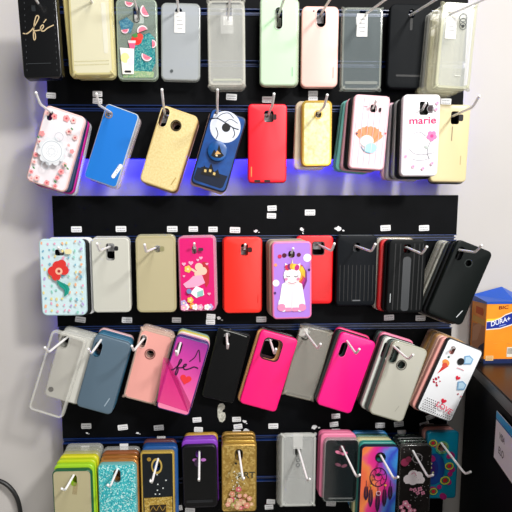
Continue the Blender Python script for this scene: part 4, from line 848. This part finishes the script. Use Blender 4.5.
x, z = fx(500.5, 324.6); p.text('aparelhos', x, z, 1.5*s, P_('c3cdf0'), -15) if False else p.rect(x, z, 7*s, .9*s, P_('8fa3e0'), -15)
x, z = fx(500.5, 306.8); p.text('BIC', x, z, 3.2*s, P_('7a1a10'), -4, .1, 1.5)
x, z = fx(510, 352); p.rect(x, z, 7*s, 10*s, P_('e6ddcc'))
for i in range(5): p.rect(x-2.4*s+i*1.2*s, z+s, .6*s, 6*s, P_('3a3a3c'))
x, z = fx(489, 358); p.rect(x, z, 8*s, 5*s, P_('e8c089'))
for i in range(3): p.rect(x, z+(1-i)*1.3*s, 6*s, .5*s, P_('b8803a'))
for i in range(4): x, z = fx(487+i*7, 340+3*(i % 2)); p.rect(x, z, 4*s, .5*s, P_('e8a23a'))
p.done()
# picture on the carton's left face: a bare arm and dark cloth on orange
bm = bmesh.new()
def side(pts, mi, n):
    f = bm.faces.new([bm.verts.new((-.0501-.00008*n, DB*(1-a), HB*b)) for a, b in pts]); f.material_index = mi
side([(.1, .12), (.97, .12), (.97, .62), (.1, .62)], 0, 1); side([(.35, .12), (.97, .12), (.97, .35), (.7, .28)], 1, 2); side([(.15, .3), (.5, .35), (.75, .62), (.6, .66), (.15, .55)], 2, 3); side([(.1, .66), (.97, .62), (.97, .72), (.1, .76)], 3, 4); side([(.3, .8), (.8, .78), (.8, .9), (.3, .92)], 4, 5)
o = finish(bm, 'side_picture', [P_('c98a62'), P_('2a2a4e'), P_('d8a07c'), P_('e8b05a'), P_('d8602a')], bx, sharp=0)
# lid writing
bm = bmesh.new()
def lidq(pts, y): bm.faces.new([bm.verts.new(q) for q in pts])
# ---- payment sign on the counter's side
side_n = -perp
def on_side(px, py, out=.0012):
    r = ray(px, py); t = (A0-EYE).dot(perp)/r.dot(perp); return EYE + r*t - perp*out
bm.free()
c0 = on_side(498.5, 411.5); c1 = on_side(495, 457); hh = c0.z-c1.z; org = loc2(c1)
sg = empty('card_sign', c1, (0, 0, ax)); tag(sg, 'white payment sign with a blue top band on the side of the black counter', 'sign')
SW = .12
def sq(x0, x1, z0, z1, o): return [(x, -.0002-o, z) for x, z in ((x0, z0), (x1, z0), (x1, z1), (x0, z1))]
bm = bmesh.new(); box(bm, (0, -.0006, 0), (SW, .0006, hh)); finish(bm, 'sheet', P_('e8eaee', .4), sg)
bm = bmesh.new(); f = bm.faces.new([bm.verts.new(v) for v in sq(0, SW, hh*.86, hh, .0006)]); f.normal_update(); finish(bm, 'header_band', P_('18a0dc', .4), sg, sharp=0)
bm = bmesh.new(); f = bm.faces.new([bm.verts.new(v) for v in sq(0, SW, hh*.82, hh*.855, .0006)]); finish(bm, 'header_line', P_('0f6fb4', .4), sg, sharp=0)
p = Print(Flat(sg, -.0006)); q = hh/46.0
p.text('VISA', .036, hh*.58, 6*q, P_('55585e'), 0, .2); p.text('ELO', .036, hh*.28, 6.5*q, P_('4a4d52')); p.done('lettering')
# ================================================================== black cable on the left wall
pts = smooth([P(x, y, -.026) for x, y in ((-46, 500), (-30, 486), (-12, 479.5), (1, 481.5), (10, 487.5), (16.5, 497), (20, 509), (21, 524), (20, 545))], 6)
o0 = pts[-1].copy(); o = finish(tube_bm([p_-o0 for p_ in pts], .0043), 'cable', plastic('101112', .45), None, o0); tag(o, 'black cable curving over the white wall at the lower left', 'cable')
# ================================================================== light
def area(name, loc, target, size, power, col=(1, 1, 1)):
    l = bpy.data.lights.new(name, 'AREA'); l.energy = power; l.size = size; l.color = col; l.shape = 'DISK'
    o = bpy.data.objects.new(name, l); COL.objects.link(o); o.location = loc; o.rotation_euler = (Vector(target)-Vector(loc)).to_track_quat('-Z', 'Y').to_euler(); return o
w = bpy.data.worlds.new('world'); sc.world = w; w.use_nodes = True
w.node_tree.nodes['Background'].inputs[0].default_value = (1, .99, .97, 1); w.node_tree.nodes['Background'].inputs[1].default_value = W_AMB
area('ceiling_lamp', (1.1, -1.6, Z0+1.15), (.15, 0, Z0-.05), .3, E_A, (1, .98, .96))
area('ceiling_panel', (.35, -1.3, Z0+1.35), (.08, 0, Z0-.1), .6, E_B, (1, .99, .97))
area('shop_front_light', (.9, -2.5, Z0+.15), (.05, 0, Z0-.1), 1.3, E_C, (1, .99, .98))  # fill light added behind the camera to brighten the hooks from the front
vs_ = sc.view_settings; sc.display_settings.display_device = 'sRGB'; vs_.view_transform = 'Standard'; vs_.look = 'None'; vs_.exposure = EXPO; vs_.gamma = 1; vs_.use_curve_mapping = False
sc.cycles.transparent_max_bounces = 32; sc.cycles.max_bounces = 8
